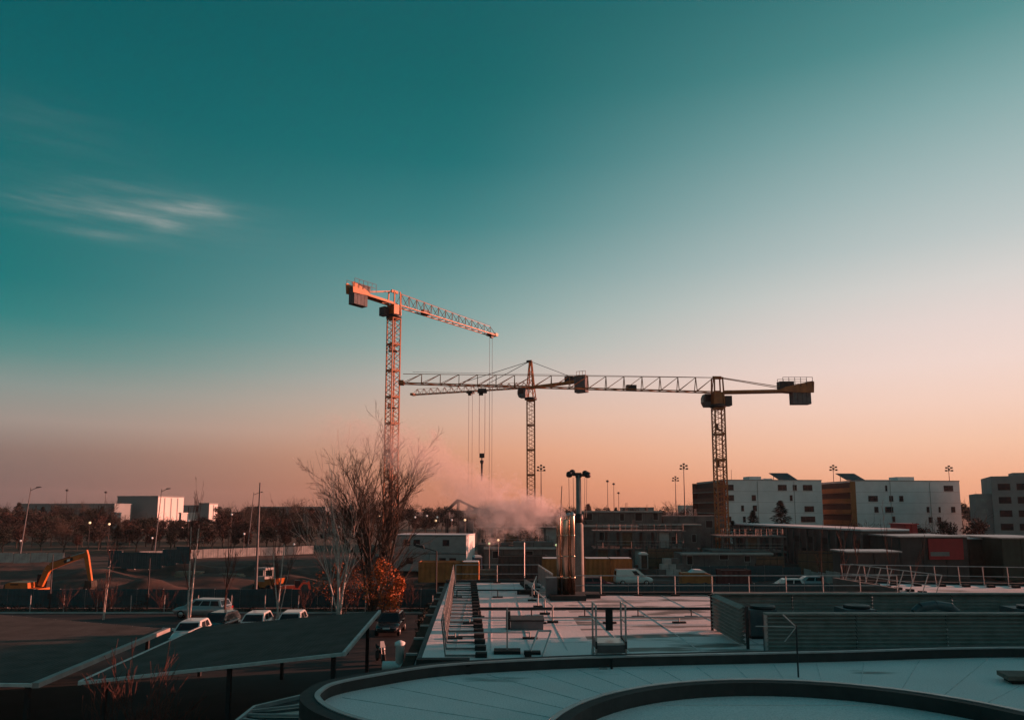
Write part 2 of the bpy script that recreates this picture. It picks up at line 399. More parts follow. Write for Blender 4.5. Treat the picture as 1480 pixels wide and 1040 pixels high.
# crane 3, flat-top on the right
Y3 = 120
p3 = ony(1037, 567, Y3); yw3 = R(184)
c3 = flat_top('tower_crane', 'yellow flat-top tower crane with a long level jib, standing before the white flats', p3.x, Y3, p3.z, yw3, 1.62, R(3), 17, 2.98, 1.5, 2.45, 1.55, 'N', 15.6, R(1.0), M_steel_y, M_steel_y, 0, 0)
hang(c3, p3.z, yw3, 38.6, 10.2)
bk = MB().lathe((0, 0, 0), [(.1, -3.2), (.16, -2.5), (.16, -.6), (.3, -.3), (.3, 0)], 8)
bk.build('lifting_rod', M_dark, c3, (math.cos(yw3) * 38.6, math.sin(yw3) * 38.6, p3.z - 11.3))
# crane 2, with A-frame head
Y2 = 160
p2 = ony(767, 560, Y2); yw2 = R(158)
t = thing('tower_crane', 'tower crane with pointed head and tie bars, its mast sunk in steam', 'tower crane', (p2.x, Y2, 0)); zj = p2.z
ztop = zj - 2.8; n = 6; sec = ztop / n
me = mast_section(1.65, sec, 3, .2, .095, 'mast_section').mesh('mast_section', M_steel_y)
for i in range(n): inst(me, 'mast_section', t, (0, 0, i * sec), (0, 0, R(2)))
MB().box((0, 0, .4), (5, 5, .8)).build('foundation_block', M_conc, t)
MB().lathe((0, 0, 0), [(1.0, 0), (1.35, .1), (1.35, .5), (1.1, .6)], 16).build('slewing_ring', M_dark, t, (0, 0, ztop))
hd = MB(); zt = ony(767, 522, Y2).z - ztop
for sx, sy in ((-1, -1), (1, -1), (1, 1), (-1, 1)): hd.bar((sx * .85, sy * .85, .5), (sx * .2, sy * .2, zt), .19)
for i in range(4):
    z0 = .6 + i * (zt - 1) / 4; w0 = .85 - .65 * z0 / zt; z1 = z0 + (zt - 1) / 4; w1 = .85 - .65 * z1 / zt
    for q in range(4):
        A = [(-1, -1), (1, -1), (1, 1), (-1, 1)]; a, b = A[q], A[(q + 1) % 4]
        hd.bar((a[0] * w0, a[1] * w0, z0), (b[0] * w1, b[1] * w1, z1), .09); hd.bar((a[0] * w1, a[1] * w1, z1), (b[0] * w1, b[1] * w1, z1), .09)
hd.build('tower_head', M_steel_o, t, (0, 0, ztop), yw2)
MB().box((.3, 0, zt), (1.2, .5, .5)).build('head_pulley', M_dark, t, (0, 0, ztop), yw2)
cab(t, ztop, yw2, (1.5, .95, .5))
J = thing_part('jib', t, (0, 0, zj), (0, R(-.2), yw2))
for k in range(4): jib_mesh(1.78, 4, 1.3, 1.3, 1.3, 'W', .16, .08).build('jib_section', M_steel_y, J, (.7 + k * 7.12, 0, 0))
MB().box((29.4, 0, .1), (.7, 1.5, .5)).build('jib_end', M_steel_y, J)
zt2 = zt + ztop - zj
for xx in (10.5, 20): MB().bar((.3, 0, zt2), (xx, 0, 1.35), .1).build('tie_bar', M_dark, J)
K = thing_part('counter_jib', t, (0, 0, zj), (0, R(.5), yw2 - R(8)))
f = MB()
for s in (-1, 1): f.bar((-.7, s * .7, 0), (-13.2, s * .7, .3), .2, .45)
for i in range(8): f.bar((-1 - i * 1.6, -.7, 0), (-1 - i * 1.6, .7, 0), .1)
f.build('girder', M_steel_o, K)
for i in range(3): MB().box((-13 + i * .85, 0, -.35), (.8, 1.7, 3.6)).build('ballast_block', M_ballast, K)
MB().box((-9.5, 0, 1), (2, 1.2, 1.1)).build('hoist_winch', M_dark, K)
for s in (-.5, .5): MB().bar((0, s * .3, zt2), (-11.2, s, .8), .1).build('tie_bar', M_dark, K)
r = MB()
for i in range(4): r.bar((-12.8 + i * .7, -.8, 1.5), (-12.8 + i * .7, -.8, 2.6), .07)
r.bar((-12.8, -.8, 2.6), (-10.7, -.8, 2.6), .07); r.build('guard_rail', M_dark, K)
hang(t, zj, yw2, 14.5, 22, block=False)
# ------------------------------------------------------------------ near buildings: frosted flat roofs
def frost_mat(name, seed, patch=.0):
    m = bpy.data.materials.new(name); m.use_nodes = True; t = m.node_tree; b = t.nodes['Principled BSDF']; n = t.nodes; l = t.links
    tcx = n.new('ShaderNodeTexCoord')
    def nz(scale, det, mp=None):
        q = n.new('ShaderNodeTexNoise'); q.noise_dimensions = '4D'; q.inputs['W'].default_value = seed; q.inputs['Scale'].default_value = scale; q.inputs['Detail'].default_value = det
        if mp:
            k = n.new('ShaderNodeMapping'); k.inputs['Scale'].default_value = mp; l.new(tcx.outputs['Object'], k.inputs[0]); l.new(k.outputs[0], q.inputs[0])
        else: l.new(tcx.outputs['Object'], q.inputs[0])
        return q.outputs[0]
    def rp(v, p0, c0, p1, c1):
        q = n.new('ShaderNodeValToRGB'); e = q.color_ramp.elements; e[0].position = p0; e[1].position = p1; e[0].color = (*c0, 1); e[1].color = (*c1, 1); l.new(v, q.inputs[0]); return q.outputs[0]
    base = rp(nz(.5, 6), .3, (.86, .72, .71), .7, (.97, .85, .84))
    fine = rp(nz(30, 5), .38, (.68, .68, .68), .6, (1, 1, 1))
    mul = n.new('ShaderNodeMix'); mul.data_type = 'RGBA'; mul.blend_type = 'MULTIPLY'; mul.inputs[0].default_value = .75; l.new(base, mul.inputs[6]); l.new(fine, mul.inputs[7])
    bare = rp(nz(.7, 7, (.45, 1.7, 1)), .60 - patch, (0, 0, 0), .68 - patch, (1, 1, 1))
    mx = n.new('ShaderNodeMix'); mx.data_type = 'RGBA'; l.new(bare, mx.inputs[0]); l.new(mul.outputs[2], mx.inputs[6]); mx.inputs[7].default_value = (.19, .165, .15, 1)
    l.new(mx.outputs[2], b.inputs['Base Color']); b.inputs['Roughness'].default_value = .75
    bp = n.new('ShaderNodeBump'); bp.inputs['Strength'].default_value = .35; bp.inputs['Distance'].default_value = .03; l.new(nz(9, 5), bp.inputs['Height']); l.new(bp.outputs[0], b.inputs['Normal'])
    return m
M_frost = frost_mat('frosted_membrane', 1.0); M_frost2 = frost_mat('patchy_frosted_membrane', 4.3, .085); M_frost3 = frost_mat('frosted_gravel', 8.1, -.035)
M_wall = mat('grey_render_wall', (.12, .12, .12), .9, 0, .3, .8)
M_cap = mat('dark_parapet_felt', (.035, .036, .036), .85, 0, .3, 2, .2)
M_capm = mat('zinc_capping', (.34, .36, .37), .45, .5, .25, 2)
M_seam = mat('membrane_seam', (.68, .59, .59), .8, 0, .3, 3)
ZR = 4.7
main = thing('flat_roofed_building', 'long low building with frosted flat roof, beside the round-ended roof', 'building', (0, 0, 0))
MAIN = [(-2.75, 21.4), (-1.2, 21.4), (.5, 18.6), (34, 18.6), (36, 41), (19.0, 44.6), (19.7, 38.2), (2.35, 38.2), (1.8, 44.6), (-3.95, 44.6)]
MB().prism(MAIN, 0, ZR - .04).build('wall', M_wall, main)
LEFT = [(-2.6, 21.6), (-1.3, 21.6), (.4, 18.8), (2.6, 18.8), (2.3, 38.1), (1.7, 44.4), (-3.7, 44.4)]
roof_a = MB().prism(LEFT, ZR - .05, ZR).build('roof', M_frost, main)
roof_b = MB().prism([(2.6, 18.8), (33.9, 18.8), (34, 38.1), (2.3, 38.1)], ZR - .05, ZR).build('roof', M_frost2, main)
MB().prism([(19.8, 38.1), (34, 38.1), (35.6, 40.9), (19.2, 44.4)], ZR - .05, ZR).build('roof', M_frost, main)
# membrane seams, lapped strips a few millimetres proud
def strip(a, b, w=.035, parent=None, name='membrane_seam'):
    MB().bar((a[0], a[1], ZR + .006), (b[0], b[1], ZR + .006), w, .012).build(name, M_seam, parent)
for k, (x0, x1) in enumerate(((-1.75, -2.35), (-.65, -1.2), (.55, .05), (1.7, 1.25))): strip((x0, 23.4), (x1, 44.3), parent=roof_a)
for k in range(6): strip((-2.3 - .055 * k, 25.5 + k * 3.4), (2.3 if k < 4 else 1.8, 25.5 + k * 3.4), .04, roof_a)
for k in range(7): strip((3.6 + k * 2.2, 21), (3.1 + k * 2.2, 37.9), parent=roof_b)
# parapet upstands along the back edges and the left side
def upstand(a, b, h, w, m=M_cap, name='parapet', parent=main, z=ZR):
    MB().bar((a[0], a[1], z + h / 2 - .02), (b[0], b[1], z + h / 2 - .02), w, h).build(name, m, parent)
upstand((-3.9, 44.55), (1.75, 44.55), .16, .3); upstand((1.72, 44.3), (2.3, 38.4), .16, .25); upstand((2.4, 38.15), (19.6, 38.15), .16, .3)
upstand((19.0, 44.4), (19.65, 38.5), .3, .25, M_conc); upstand((19.2, 44.5), (35.6, 41.0), .16, .3)
upstand((-2.68, 21.5), (-1.2, 21.5), .14, .3)
# left outer ledge: a lower wall top with brown copings
led = thing('wall_ledge', 'brown ledge of stepped copings running along the left wall of the frosted roof', 'ledge', (0, 0, 0))
M_cop = mat('brown_coping', (.06, .036, .028), .9, 0, .35, 2, spec=.05)
for i in range(8):
    f0, f1 = i / 8, (i + 1) / 8
    a = Vector((-3.05 - 1.15 * f0 * .9, 21.4 + 23 * f0, 0)); b = Vector((-3.05 - 1.15 * f1 * .9, 21.4 + 23 * f1 - .12, 0))
    MB().bar((a.x, a.y, ZR - .5), (b.x, b.y, ZR - .5), .34, .42).build('coping', M_cop, led)
    MB().box((b.x, b.y, ZR - .26), (.36, .12, .06)).build('joint_cap', M_capm, led)
MB().prism([(-3.35, 21.4), (-2.78, 21.4), (-3.98, 44.4), (-4.4, 44.4)], 0, ZR - .72).build('wall', M_wall, led)
M_dgalv = mat('dull_galvanised_steel', (.16, .16, .16), .6, .4, .25, 4)
# ------------------------------------------------------------------ guard rails
def railing(name, label, pts, z, h=1.05, step=1.5, lean=(0, 0), arm=None, mid=(.5,), wt=True, r=.024, group='roof guard rails', m=M_galv):
    t = thing(name, label, 'railing', (pts[0][0], pts[0][1], z), 0, group); o = Vector((pts[0][0], pts[0][1], 0)); lv = Vector((lean[0], lean[1], 0))
    for i in range(len(pts) - 1):
        a, b = Vector((*pts[i], 0)) - o, Vector((*pts[i + 1], 0)) - o; Ld = (b - a).length; n = max(1, round(Ld / step))
        MB().tube(a + lv + Vector((0, 0, h)), b + lv + Vector((0, 0, h)), r, n=6).build('top_rail', m, t)
        for k in mid: MB().tube(a + lv * k + Vector((0, 0, h * k)), b + lv * k + Vector((0, 0, h * k)), r * .8, n=6).build('mid_rail', m, t)
        for j in range(n + 1):
            if j == 0 and i: continue
            q = a.lerp(b, j / n)
            p = MB().tube(q + Vector((0, 0, .02)), q + lv + Vector((0, 0, h)), r, n=6).build('post', m, t)
            if arm:
                e = q + Vector((arm[0], arm[1], 0))
                MB().bar(q + Vector((0, 0, .05)), e + Vector((0, 0, .05)), .07, .05).build('foot_arm', m, t)
                MB().box((e.x, e.y, .07), (.34, .26, .13)).build('counterweight', M_black, t)
            elif wt:
                MB().box((q.x, q.y, .04), (.42, .2, .07)).build('base_plate', M_black, t)
    return t
railing('guard_rail', 'galvanised guard rail with long counterweighted foot arms, along the brown ledge', [(-1.95, 22.3), (-3.3, 44.0)], ZR, 1.05, 1.1, (-.12, 0), (1.05, .02), (.5,), r=.022, m=M_dgalv)
railing('guard_rail', 'galvanised guard rail across the far end of the frosted roof wing', [(-3.3, 44.1), (1.55, 44.1)], ZR, 1.05, 2.4)
# solid-looking mesh side of the wing
t = thing('mesh_screen', 'grey mesh-panelled guard screen slanting towards the steel flues', 'railing', (1.55, 44.0, ZR))
for j in range(4):
    a = Vector((0, 0, 0)).lerp(Vector((.5, -6.2, 0)), j / 4); b = Vector((0, 0, 0)).lerp(Vector((.5, -6.2, 0)), (j + 1) / 4)
    MB().bar(a + Vector((0, .05, .55)), b + Vector((0, .1, .55)), .03, .9).build('panel', M_galv, t)
    MB().tube(a, a + Vector((0, 0, 1.05)), .03, n=6).build('post', M_galv, t)
MB().tube((0, 0, 1.05), (.5, -6.2, 1.05), .03, n=6).build('top_rail', M_galv, t)
t2 = thing('counterweight_row', 'row of black counterweights on arms lying beside the mesh screen', 'counterweights', (0, 0, ZR))
for j in range(8):
    y = 43.2 - j * .75; x = .6 + (43.2 - y) * .09
    MB().box((x, y, .07), (.3, .3, .14)).build('counterweight', M_black, t2); MB().bar((x, y, .03), (x + .9, y, .03), .07, .05).build('foot_arm', M_galv, t2)
railing('guard_rail', 'galvanised two-bar guard rail along the back edge of the patchy frosted roof', [(2.6, 37.8), (19.3, 37.8)], ZR, .98, 1.83)
railing('guard_rail', 'slanting galvanised guard rail along the edge of the far frosted roof strip', [(19.4, 44.0), (20.6, 36.8)], ZR, 1.1, .9, (.35, -.1), (.7, .05), (.5,))
railing('guard_rail', 'long leaning guard rail with counterweights, behind the louvred enclosure', [(19.4, 44.1), (35.0, 40.6)], ZR, 1.1, 1.2, (-.35, -.5), (-.2, -.9), (.5,))
# inner diagonal handrail and low pipe runs
railing('handrail', 'low galvanised handrail running diagonally past the flues over the roof', [(1.35, 41.5), (.95, 35.6), (1.55, 28.9)], ZR, .62, 2.2, mid=(), r=.028, group='roof handrails')
def piperun(label, a, b, z, r, step, m=M_dark):
    t = thing('pipe_run', label, 'pipe', (a[0], a[1], ZR)); d = Vector((b[0] - a[0], b[1] - a[1], 0))
    MB().tube((0, 0, z), d + Vector((0, 0, z)), r, n=8).build('pipe', m, t)
    n = max(1, round(d.length / step))
    for i in range(n + 1):
        q = d * (i / n); s = MB().tube(q, q + Vector((0, 0, z)), .025, n=6); s.build('support', m, t); MB().box((q.x, q.y, .03), (.5, .2, .05)).build('base_plate', M_black, t)
piperun('thin dark pipe on short posts, crossing the roof wing near its far end', (-2.7, 37.0), (1.3, 37.0), .35, .035, 1.9)
piperun('thick dark pipe crossing the whole frosted roof to the louvred enclosure', (-1.35, 30.3), (9.3, 30.3), .34, .06, 2.2)
piperun('thin grey pipe lying just before the thick dark one', (-1.6, 28.6), (9.0, 28.9), .22, .028, 3.0, M_galv)
piperun('very thin rail low over the shaded front of the roof', (-1.9, 25.4), (.6, 25.4), .2, .018, 2.4, M_galv)
# ------------------------------------------------------------------ flues
ch = onz(820, 866, ZR); cx, cy = ch.x, ch.y
fl = thing('flue_stack', 'cluster of shiny stainless steel flues catching orange light, steam leaving their tops', 'chimney', (cx, cy, ZR))
MB().box((0, .2, .12), (1.7, 1.5, .24)).build('plinth', M_cap, fl)
MB().box((.35, .9, .1), (2.6, .8, .2)).build('plinth', M_cap, fl)
MB().box((-.55, .55, .55), (.9, .8, .9)).build('service_box', M_grey, fl)
for k, (dx, dy, r, h) in enumerate(((-.37, .2, .115, 3.85), (-.07, 0, .165, 3.75), (.12, .45, .15, 3.9), (.27, .0, .12, 3.95))):
    f = MB().lathe((dx, dy, 0), [(r, .2), (r, h), (r * .92, h + .05)], 20).build('flue_pipe', M_chrome, fl)
    for z in (1.0, 2.0, 3.0): MB().lathe((dx, dy, z), [(r * 1.06, 0), (r * 1.12, .02), (r * 1.12, .05), (r * 1.06, .07)], 20).build('joint_band', M_chrome, f)
    MB().lathe((dx, dy, h), [(r * 1.25, .04), (r * 1.3, .07), (r * .3, .22)], 16).build('rain_cap', M_galv, f) if k != 1 else None
MB().tube((-.3, -.05, 3.9), (-.22, -.05, 5.4), .02, n=5).build('lightning_rod', M_dark, fl)
# ------------------------------------------------------------------ small roof things
hb = thing('roof_hatch', 'low dark boxy roof hatch with sloping lid on the frosted roof', 'roof hatch', onz(756, 908, ZR))
MB().b2((-.45, -.3, 0), (.72, .35, .30)).build('kerb_box', M_grey, hb); MB().add([(-.5, -.36, .3), (.76, -.36, .3), (.76, .4, .36), (-.5, .4, .36), (-.5, -.36, .36), (.76, -.36, .36), (.76, .4, .42), (-.5, .4, .42)],
    [(3, 2, 1, 0), (4, 5, 6, 7), (0, 1, 5, 4), (1, 2, 6, 5), (2, 3, 7, 6), (3, 0, 4, 7)]).build('lid', M_dark, hb)
MB().b2((-.62, -.2, 0), (-.46, .2, .62)).build('upright', M_dark, hb)
pl = onz(733, 943, ZR)
pt = thing('anchor_post', 'slim pale anchor post on a dark foot, before the roof hatch', 'post', pl)
MB().tube((0, 0, 0), (0, 0, 1.35), .022, n=6).build('post', M_galv, pt); MB().box((0, 0, .05), (.8, .5, .1)).build('foot', M_black, pt); MB().box((.75, -.15, .04), (.5, .3, .08)).build('foot', M_black, pt)
lp = onz(773, 948, ZR)
la = thing('leaning_ladder_rail', 'pair of grey ladder rails leaning over the roof edge by the hatch', 'ladder', lp)
for dx in (-.18, .22): MB().tube((dx, 0, 0), (dx + .32, 1.15, .55), .03, n=6).build('side_rail', M_galv, la)
MB().tube((.14, 1.15, .55), (.54, 1.15, .55), .03, n=6).build('cross_bar', M_galv, la); MB().box((-.2, 0, .08), (.2, .2, .16)).build('foot', M_black, la)
ap = onz(758, 858, ZR)
an = thing('wind_sensor_mast', 'thin mast on a black block standing near the far end of the roof', 'mast', ap)
MB().box((0, 0, .1), (.75, .5, .2)).build('foot', M_black, an); MB().tube((0, 0, .2), (0, 0, 2.6), .018, n=5).build('pole', M_galv, an); MB().add([(0, 0, .75), (.45, 0, .55), (0, 0, .5)], [(0, 1, 2)]).build('vane', M_galv, an)
# vent pipe out of the left wall
vp = thing('wall_flue', 'white T-shaped flue sticking out beside the brown ledge', 'flue', (-3.45, 24.8, 3.95))
MB().lathe((0, 0, 0), [(.15, -.75), (.15, .2)], 12, 'x').build('horizontal_pipe', M_white, vp); MB().lathe((-.2, 0, 0), [(.14, 0), (.14, .62), (.17, .64), (.17, .74), (.05, .8)], 12).build('vertical_pipe', M_white, vp)
# ------------------------------------------------------------------ louvred enclosure
M_slat = mat('grey_louvre_slat', (.22, .215, .20), .6, .1, .25, 3)
EX0, EX1, EY0, EY1 = 7.15, 21.5, 23.05, 26.95
en = thing('louvred_enclosure', 'dark grey louvred plant enclosure on the flat roof', 'plant enclosure', (0, 0, ZR))
def louvre(a, b, z0, z1, n, nm):
    a, b = Vector((*a, 0)), Vector((*b, 0)); d = (b - a).normalized(); nrm = Vector((d.y, -d.x, 0))
    pn = MB().bar(a + Vector((0, 0, z0 + .01)) - nrm * .12, b + Vector((0, 0, z0 + .01)) - nrm * .12, .06, .06).build(nm, M_slat, en)
    h = (z1 - z0) / n
    for i in range(n):
        z = z0 + h * (i + .5)
        q = MB(); A0 = a - nrm * .10 + Vector((0, 0, z + h * .42)); A1 = a + nrm * .06 + Vector((0, 0, z - h * .42)); B0 = b - nrm * .10 + Vector((0, 0, z + h * .42)); B1 = b + nrm * .06 + Vector((0, 0, z - h * .42))
        up = Vector((0, 0, .014)); q.add([A0, B0, B1, A1, A0 + up, B0 + up, B1 + up, A1 + up], [(0, 1, 2, 3), (7, 6, 5, 4), (0, 4, 5, 1), (1, 5, 6, 2), (2, 6, 7, 3), (3, 7, 4, 0)])
        q.build('slat', M_slat, pn)
    Ld = (b - a).length; m = max(1, round(Ld / 2.4))
    for i in range(m + 1):
        p = a.lerp(b, i / m) - nrm * .16; MB().b2((p.x - .04, p.y - .04, 0.0), (p.x + .04, p.y + .04, z1)).build('post', M_dark, pn)
    return pn
louvre((EX0, EY1), (EX0, EY0 + .55), .12, 1.3, 10, 'louvre_panel')
for k in range(5): louvre((7.72 + k * 2.75, EY0), (7.72 + k * 2.75 + 2.72, EY0), .04, 1.1, 9, 'louvre_panel')
for k in range(5): louvre((EX0 + k * 2.85, EY1), (EX0 + k * 2.85 + 2.82, EY1), .1, 1.26, 10, 'louvre_panel')
MB().b2((7.7, EY0 - .06, 1.1), (21.4, EY0 + .2, 1.16)).build('top_rail', M_slat, en); MB().b2((EX0, EY1 - .12, 1.27), (21.4, EY1 + .14, 1.33)).build('top_rail', M_slat, en)
MB().b2((7.66, EY0 - .03, 0), (7.75, EY0 + .06, 1.12)).build('jamb', M_galv, en)
def hvac(x, y, w, d, h, lab):
    t = thing('cooling_unit', lab, 'cooling unit', (x, y, ZR)); MB().b2((-w / 2, -d / 2, .1), (w / 2, d / 2, h)).build('casing', M_grey, t); MB().b2((-w / 2 + .05, -d / 2 + .05, 0), (w / 2 - .05, d / 2 - .05, .1)).build('base', M_dark, t)
    for k in range(max(1, int(w / 1.1))): MB().lathe((-w / 2 + .55 + k * 1.1, 0, h), [(.42, 0), (.42, .1), (.36, .1), (.1, .05)], 16).build('fan_ring', M_dark, t)
hvac(8.4, 25.7, .9, .8, .95, 'small grey cooling unit inside the open corner of the louvred enclosure')
hvac(11.6, 25.6, 1.0, 1.0, .98, 'square grey cooling unit midway along inside the louvred enclosure'); hvac(18.5, 25.3, 3.4, 1.6, 1.0, 'wide grey cooling unit with fans inside the louvred enclosure')
tb = thing('insulated_duct_bend', 'grey insulated duct bending over the louvred enclosure', 'duct', (14.2, 25.4, ZR))
for k in range(4):
    a0, a1 = math.pi * k / 4, math.pi * (k + 1) / 4
    MB().tube((-math.cos(a0) * .7, 0, .85 + math.sin(a0) * .25), (-math.cos(a1) * .7, 0, .85 + math.sin(a1) * .25), .15, n=12).build('elbow', M_grey, tb)
for s in (-.7, .7): MB().tube((s, 0, 0), (s, 0, .85), .15, n=12).build('riser', M_grey, tb)
# overflow antenna
ac = onz(1154, 978, 4.9)
at_ = thing('roof_aerial', 'small thin aerial with slanted arms on the round-ended roof', 'aerial', ac)
MB().tube((0, 0, 0), (0, 0, 1.25), .022, n=6).build('mast', M_dark, at_)
MB().tube((-.32, 0, 1.5), (0, 0, 1.2), .016, n=5).build('arm', M_galv, at_); MB().tube((-.3, 0, .85), (0, 0, 1.2), .014, n=5).build('arm', M_galv, at_); MB().tube((-1.0, 0, 1.22), (0, 0, 1.2), .012, n=5).build('arm', M_galv, at_)
# ------------------------------------------------------------------ round-ended roof
ZC, ZP = 4.9, 5.16
def spline(pts, n=10):
    out = []; m = len(pts)
    for i in range(m):
        p0, p1, p2, p3 = (Vector(pts[(i + k - 1) % m]) for k in range(4))
        for j in range(n):
            t = j / n; out.append(.5 * ((2 * p1) + (p2 - p0) * t + (2 * p0 - 5 * p1 + 4 * p2 - p3) * t * t + (3 * p1 - p0 - 3 * p2 + p3) * t ** 3))
    return out
opx = [(433, 1009), (444, 994), (470, 983), (526, 972), (620, 958), (740, 950), (900, 944), (1180, 938), (1480, 932)]
O = [onz(a, b, ZP).xy for a, b in opx]
O += [Vector((22, 20.6)), Vector((26, 15)), Vector((22, 8.0)), Vector((12, 6.6)), Vector((4.5, 8.6)), Vector((.6, 11.2))]
fr = onz(567, 1046, ZP).xy - Vector((.35, .35)); fr2 = onz(458, 1030, ZP).xy; O += [fr, fr2]
OUT = spline([(p.x, p.y) for p in O], 10)
def inset(P, d):
    n = len(P); R_ = []
    for i in range(n):
        t = (P[(i + 1) % n] - P[i - 1]).normalized(); R_.append(P[i] + Vector((t.y, -t.x)) * d)
    return R_
sgn = 1 if sum(a.x * b.y - b.x * a.y for a, b in zip(OUT, OUT[1:] + OUT[:1])) < 0 else -1
def ring_wall(P, Q, z0, z1):
    n = len(P); vs = [(p.x, p.y, z0) for p in P] + [(p.x, p.y, z1) for p in P] + [(q.x, q.y, z1) for q in Q] + [(q.x, q.y, z0) for q in Q]; fs = []
    for i in range(n):
        j = (i + 1) % n
        fs += [(i, j, n + j, n + i), (n + i, n + j, 2 * n + j, 2 * n + i), (2 * n + i, 2 * n + j, 3 * n + j, 3 * n + i)]
    return MB().add(vs, fs)
rb = thing('round_ended_building', 'low building whose frosted flat roof ends in a broad curve', 'building', (0, 0, 0))
INN = inset(OUT, sgn * .38)
MB().prism([(p.x, p.y) for p in OUT], 0, ZC - .06).build('wall', M_wall, rb)
rr = MB().prism([(p.x, p.y) for p in inset(OUT, sgn * .2)], ZC - .059, ZC).build('roof', M_frost3, rb)
ring_wall(OUT, INN, ZC - .08, ZP).build('parapet', M_cap, rb)
ring_wall(inset(OUT, sgn * .30), inset(OUT, sgn * .41), ZP - .02, ZP + .02).build('metal_edge', M_capm, rb)
# radial seams
CC = Vector((5.24, 12.1)); RI = 4.87
for k in range(30):
    a = R(-18 + k * 7.4); d = Vector((math.cos(a), math.sin(a))); p0 = CC + d * (RI + .35)
    t_ = .5
    while t_ < 16:
        q = CC + d * (RI + .35 + t_)
        inside = False; n = len(INN)
        for i in range(n):
            a_, b_ = INN[i], INN[i - 1]
            if (a_.y > q.y) != (b_.y > q.y) and q.x < (b_.x - a_.x) * (q.y - a_.y) / (b_.y - a_.y) + a_.x: inside = not inside
        if not inside: break
        t_ += .25
    p1 = CC + d * (RI + .3 + t_ - .3)
    MB().bar((p0.x, p0.y, ZC + .004), (p1.x, p1.y, ZC + .004), .014, .01).build('membrane_seam', M_seam, rr)
# raised round drum in it
dr = thing('round_roof_drum', 'low circular drum with dark curb and frosted top set in the round-ended roof', 'roof drum', (CC.x, CC.y, ZC))
def circ(r, n=72): return [Vector((math.cos(2 * math.pi * i / n) * r, math.sin(2 * math.pi * i / n) * r)) for i in range(n)]
ring_wall(circ(RI), circ(RI - .34), -.03, .36).build('curb', M_cap, dr); ring_wall(circ(RI + .02), circ(RI - .1), .35, .375).build('curb_edge', M_capm, dr)
dt = MB().prism([(p.x, p.y) for p in circ(RI - .2)], -.02, .08).build('drum_top', M_frost3, dr)
for k in range(-3, 4):
    y = k * 1.25; hw = math.sqrt(max(.01, (RI - .4) ** 2 - y * y)); MB().bar((-hw, y, .084), (hw, y, .084), .02, .01).build('membrane_seam', M_seam, dt)
# small vents
v = onz(675, 972, ZC); t = thing('roof_vent', 'small dark mushroom vent by the curved parapet', 'vent', (v.x, v.y, ZC))
MB().lathe((0, 0, 0), [(.16, 0), (.14, .03), (.09, .05), (.09, .16), (.15, .18), (.13, .25), (.04, .28)], 14).build('vent_body', M_black, t)
v = onz(884, 966, ZC); t = thing('overflow_stub', 'short black stub pipe on the frosted roof before the crossover steps', 'pipe', (v.x, v.y, ZC))
MB().lathe((0, 0, 0), [(.035, 0), (.03, .2), (.05, .22), (.05, .26)], 10).build('stub', M_black, t); MB().box((-.22, -.03, .02), (.2, .1, .04)).build('foot', M_galv, t)
v = onz(1470, 985, ZC); t = thing('skylight_plinth', 'low brown weathered slab lying near the edge of the round-ended roof', 'slab', (v.x + .35, v.y, ZC))
M_rust = mat('brown_weathered_slab', (.16, .12, .10), .9, 0, .4, 3)
MB().prism([(-.75, -.3), (.75, -.4), (.85, .25), (-.6, .35)], .10, .2).build('slab', M_rust, t); MB().prism([(-.6, -.22), (.65, -.28), (.7, .18), (-.5, .25)], 0, .1).build('bearer', M_black, t)
# crossover steps over the parapet
s0 = onz(884, 958, ZC); st = thing('crossover_steps', 'galvanised crossover steps with handrails straddling the dark parapet', 'steps', (s0.x, s0.y + .15, ZC))
w = .40; 
def tb(p, q, nm, r=.026): return MB().tube(p, q, r, n=6).build(nm, M_galv, st)
for x in (-w, w):
    tb((x, -.12, 0), (x, -.12, 1.5), 'post'); tb((x, .75, -.2), (x, .75, 1.5), 'post'); tb((x, -.12, 1.5), (x, .75, 1.5), 'handrail'); tb((x, -.12, 1.05), (x, .75, 1.05), 'mid_rail')
    MB().box((x, .3, .47), (.05, .9, .2)).build('side_plate', M_dark, st); MB().lathe((x, -.12, -.0), [(.2, 0), (.2, .06), (.06, .1)], 14).build('foot_pad', M_black, st)
    tb((x, .75, .35), (x, 1.1, -.2), 'stringer', .03)
MB().box((0, .3, .5), (.76, .84, .05)).build('platform', M_galv, st); MB().box((0, -.08, .36), (.76, .04, .2)).build('kick_plate', M_grey, st)
tb((-w, .75, .1), (w, .75, .1), 'step'); tb((-w, .93, -.05), (w, .93, -.05), 'step')
MB().box((.07, .78, 1.02), (.2, .06, .62)).build('notice_plate', M_black, st)
# framed glass canopy below, left of the curve
gc = thing('glass_canopy', 'glazed entrance canopy with pale bars, tucked under the curved parapet', 'canopy', (0, 0, 0))
zc = 3.4; A = [onz(436, 1006, zc), onz(368, 1022, zc), onz(338, 1046, zc), onz(440, 1075, zc)]
MB().add([A[0] - Vector((0, 0, .05)), A[1] - Vector((0, 0, .05)), A[2] - Vector((0, 0, .05)), A[3] - Vector((0, 0, .05))], [(0, 1, 2, 3)]).build('glazing', glass('canopy_glass', (.015, .02, .022), .1), gc)
for a, b in ((0, 1), (1, 2), (2, 3)): MB().bar(A[a], A[b], .09, .12).build('edge_bar', M_capm, gc)
for f in (.22, .45, .7):
    MB().bar(A[1].lerp(A[2], f), A[0].lerp(A[3], f), .05, .07).build('glazing_bar', M_capm, gc)
for k in (1, 2): MB().tube((A[k].x + .1, A[k].y, 0), (A[k].x + .1, A[k].y, zc - .05), .06, n=8).build('post', M_dark, gc)
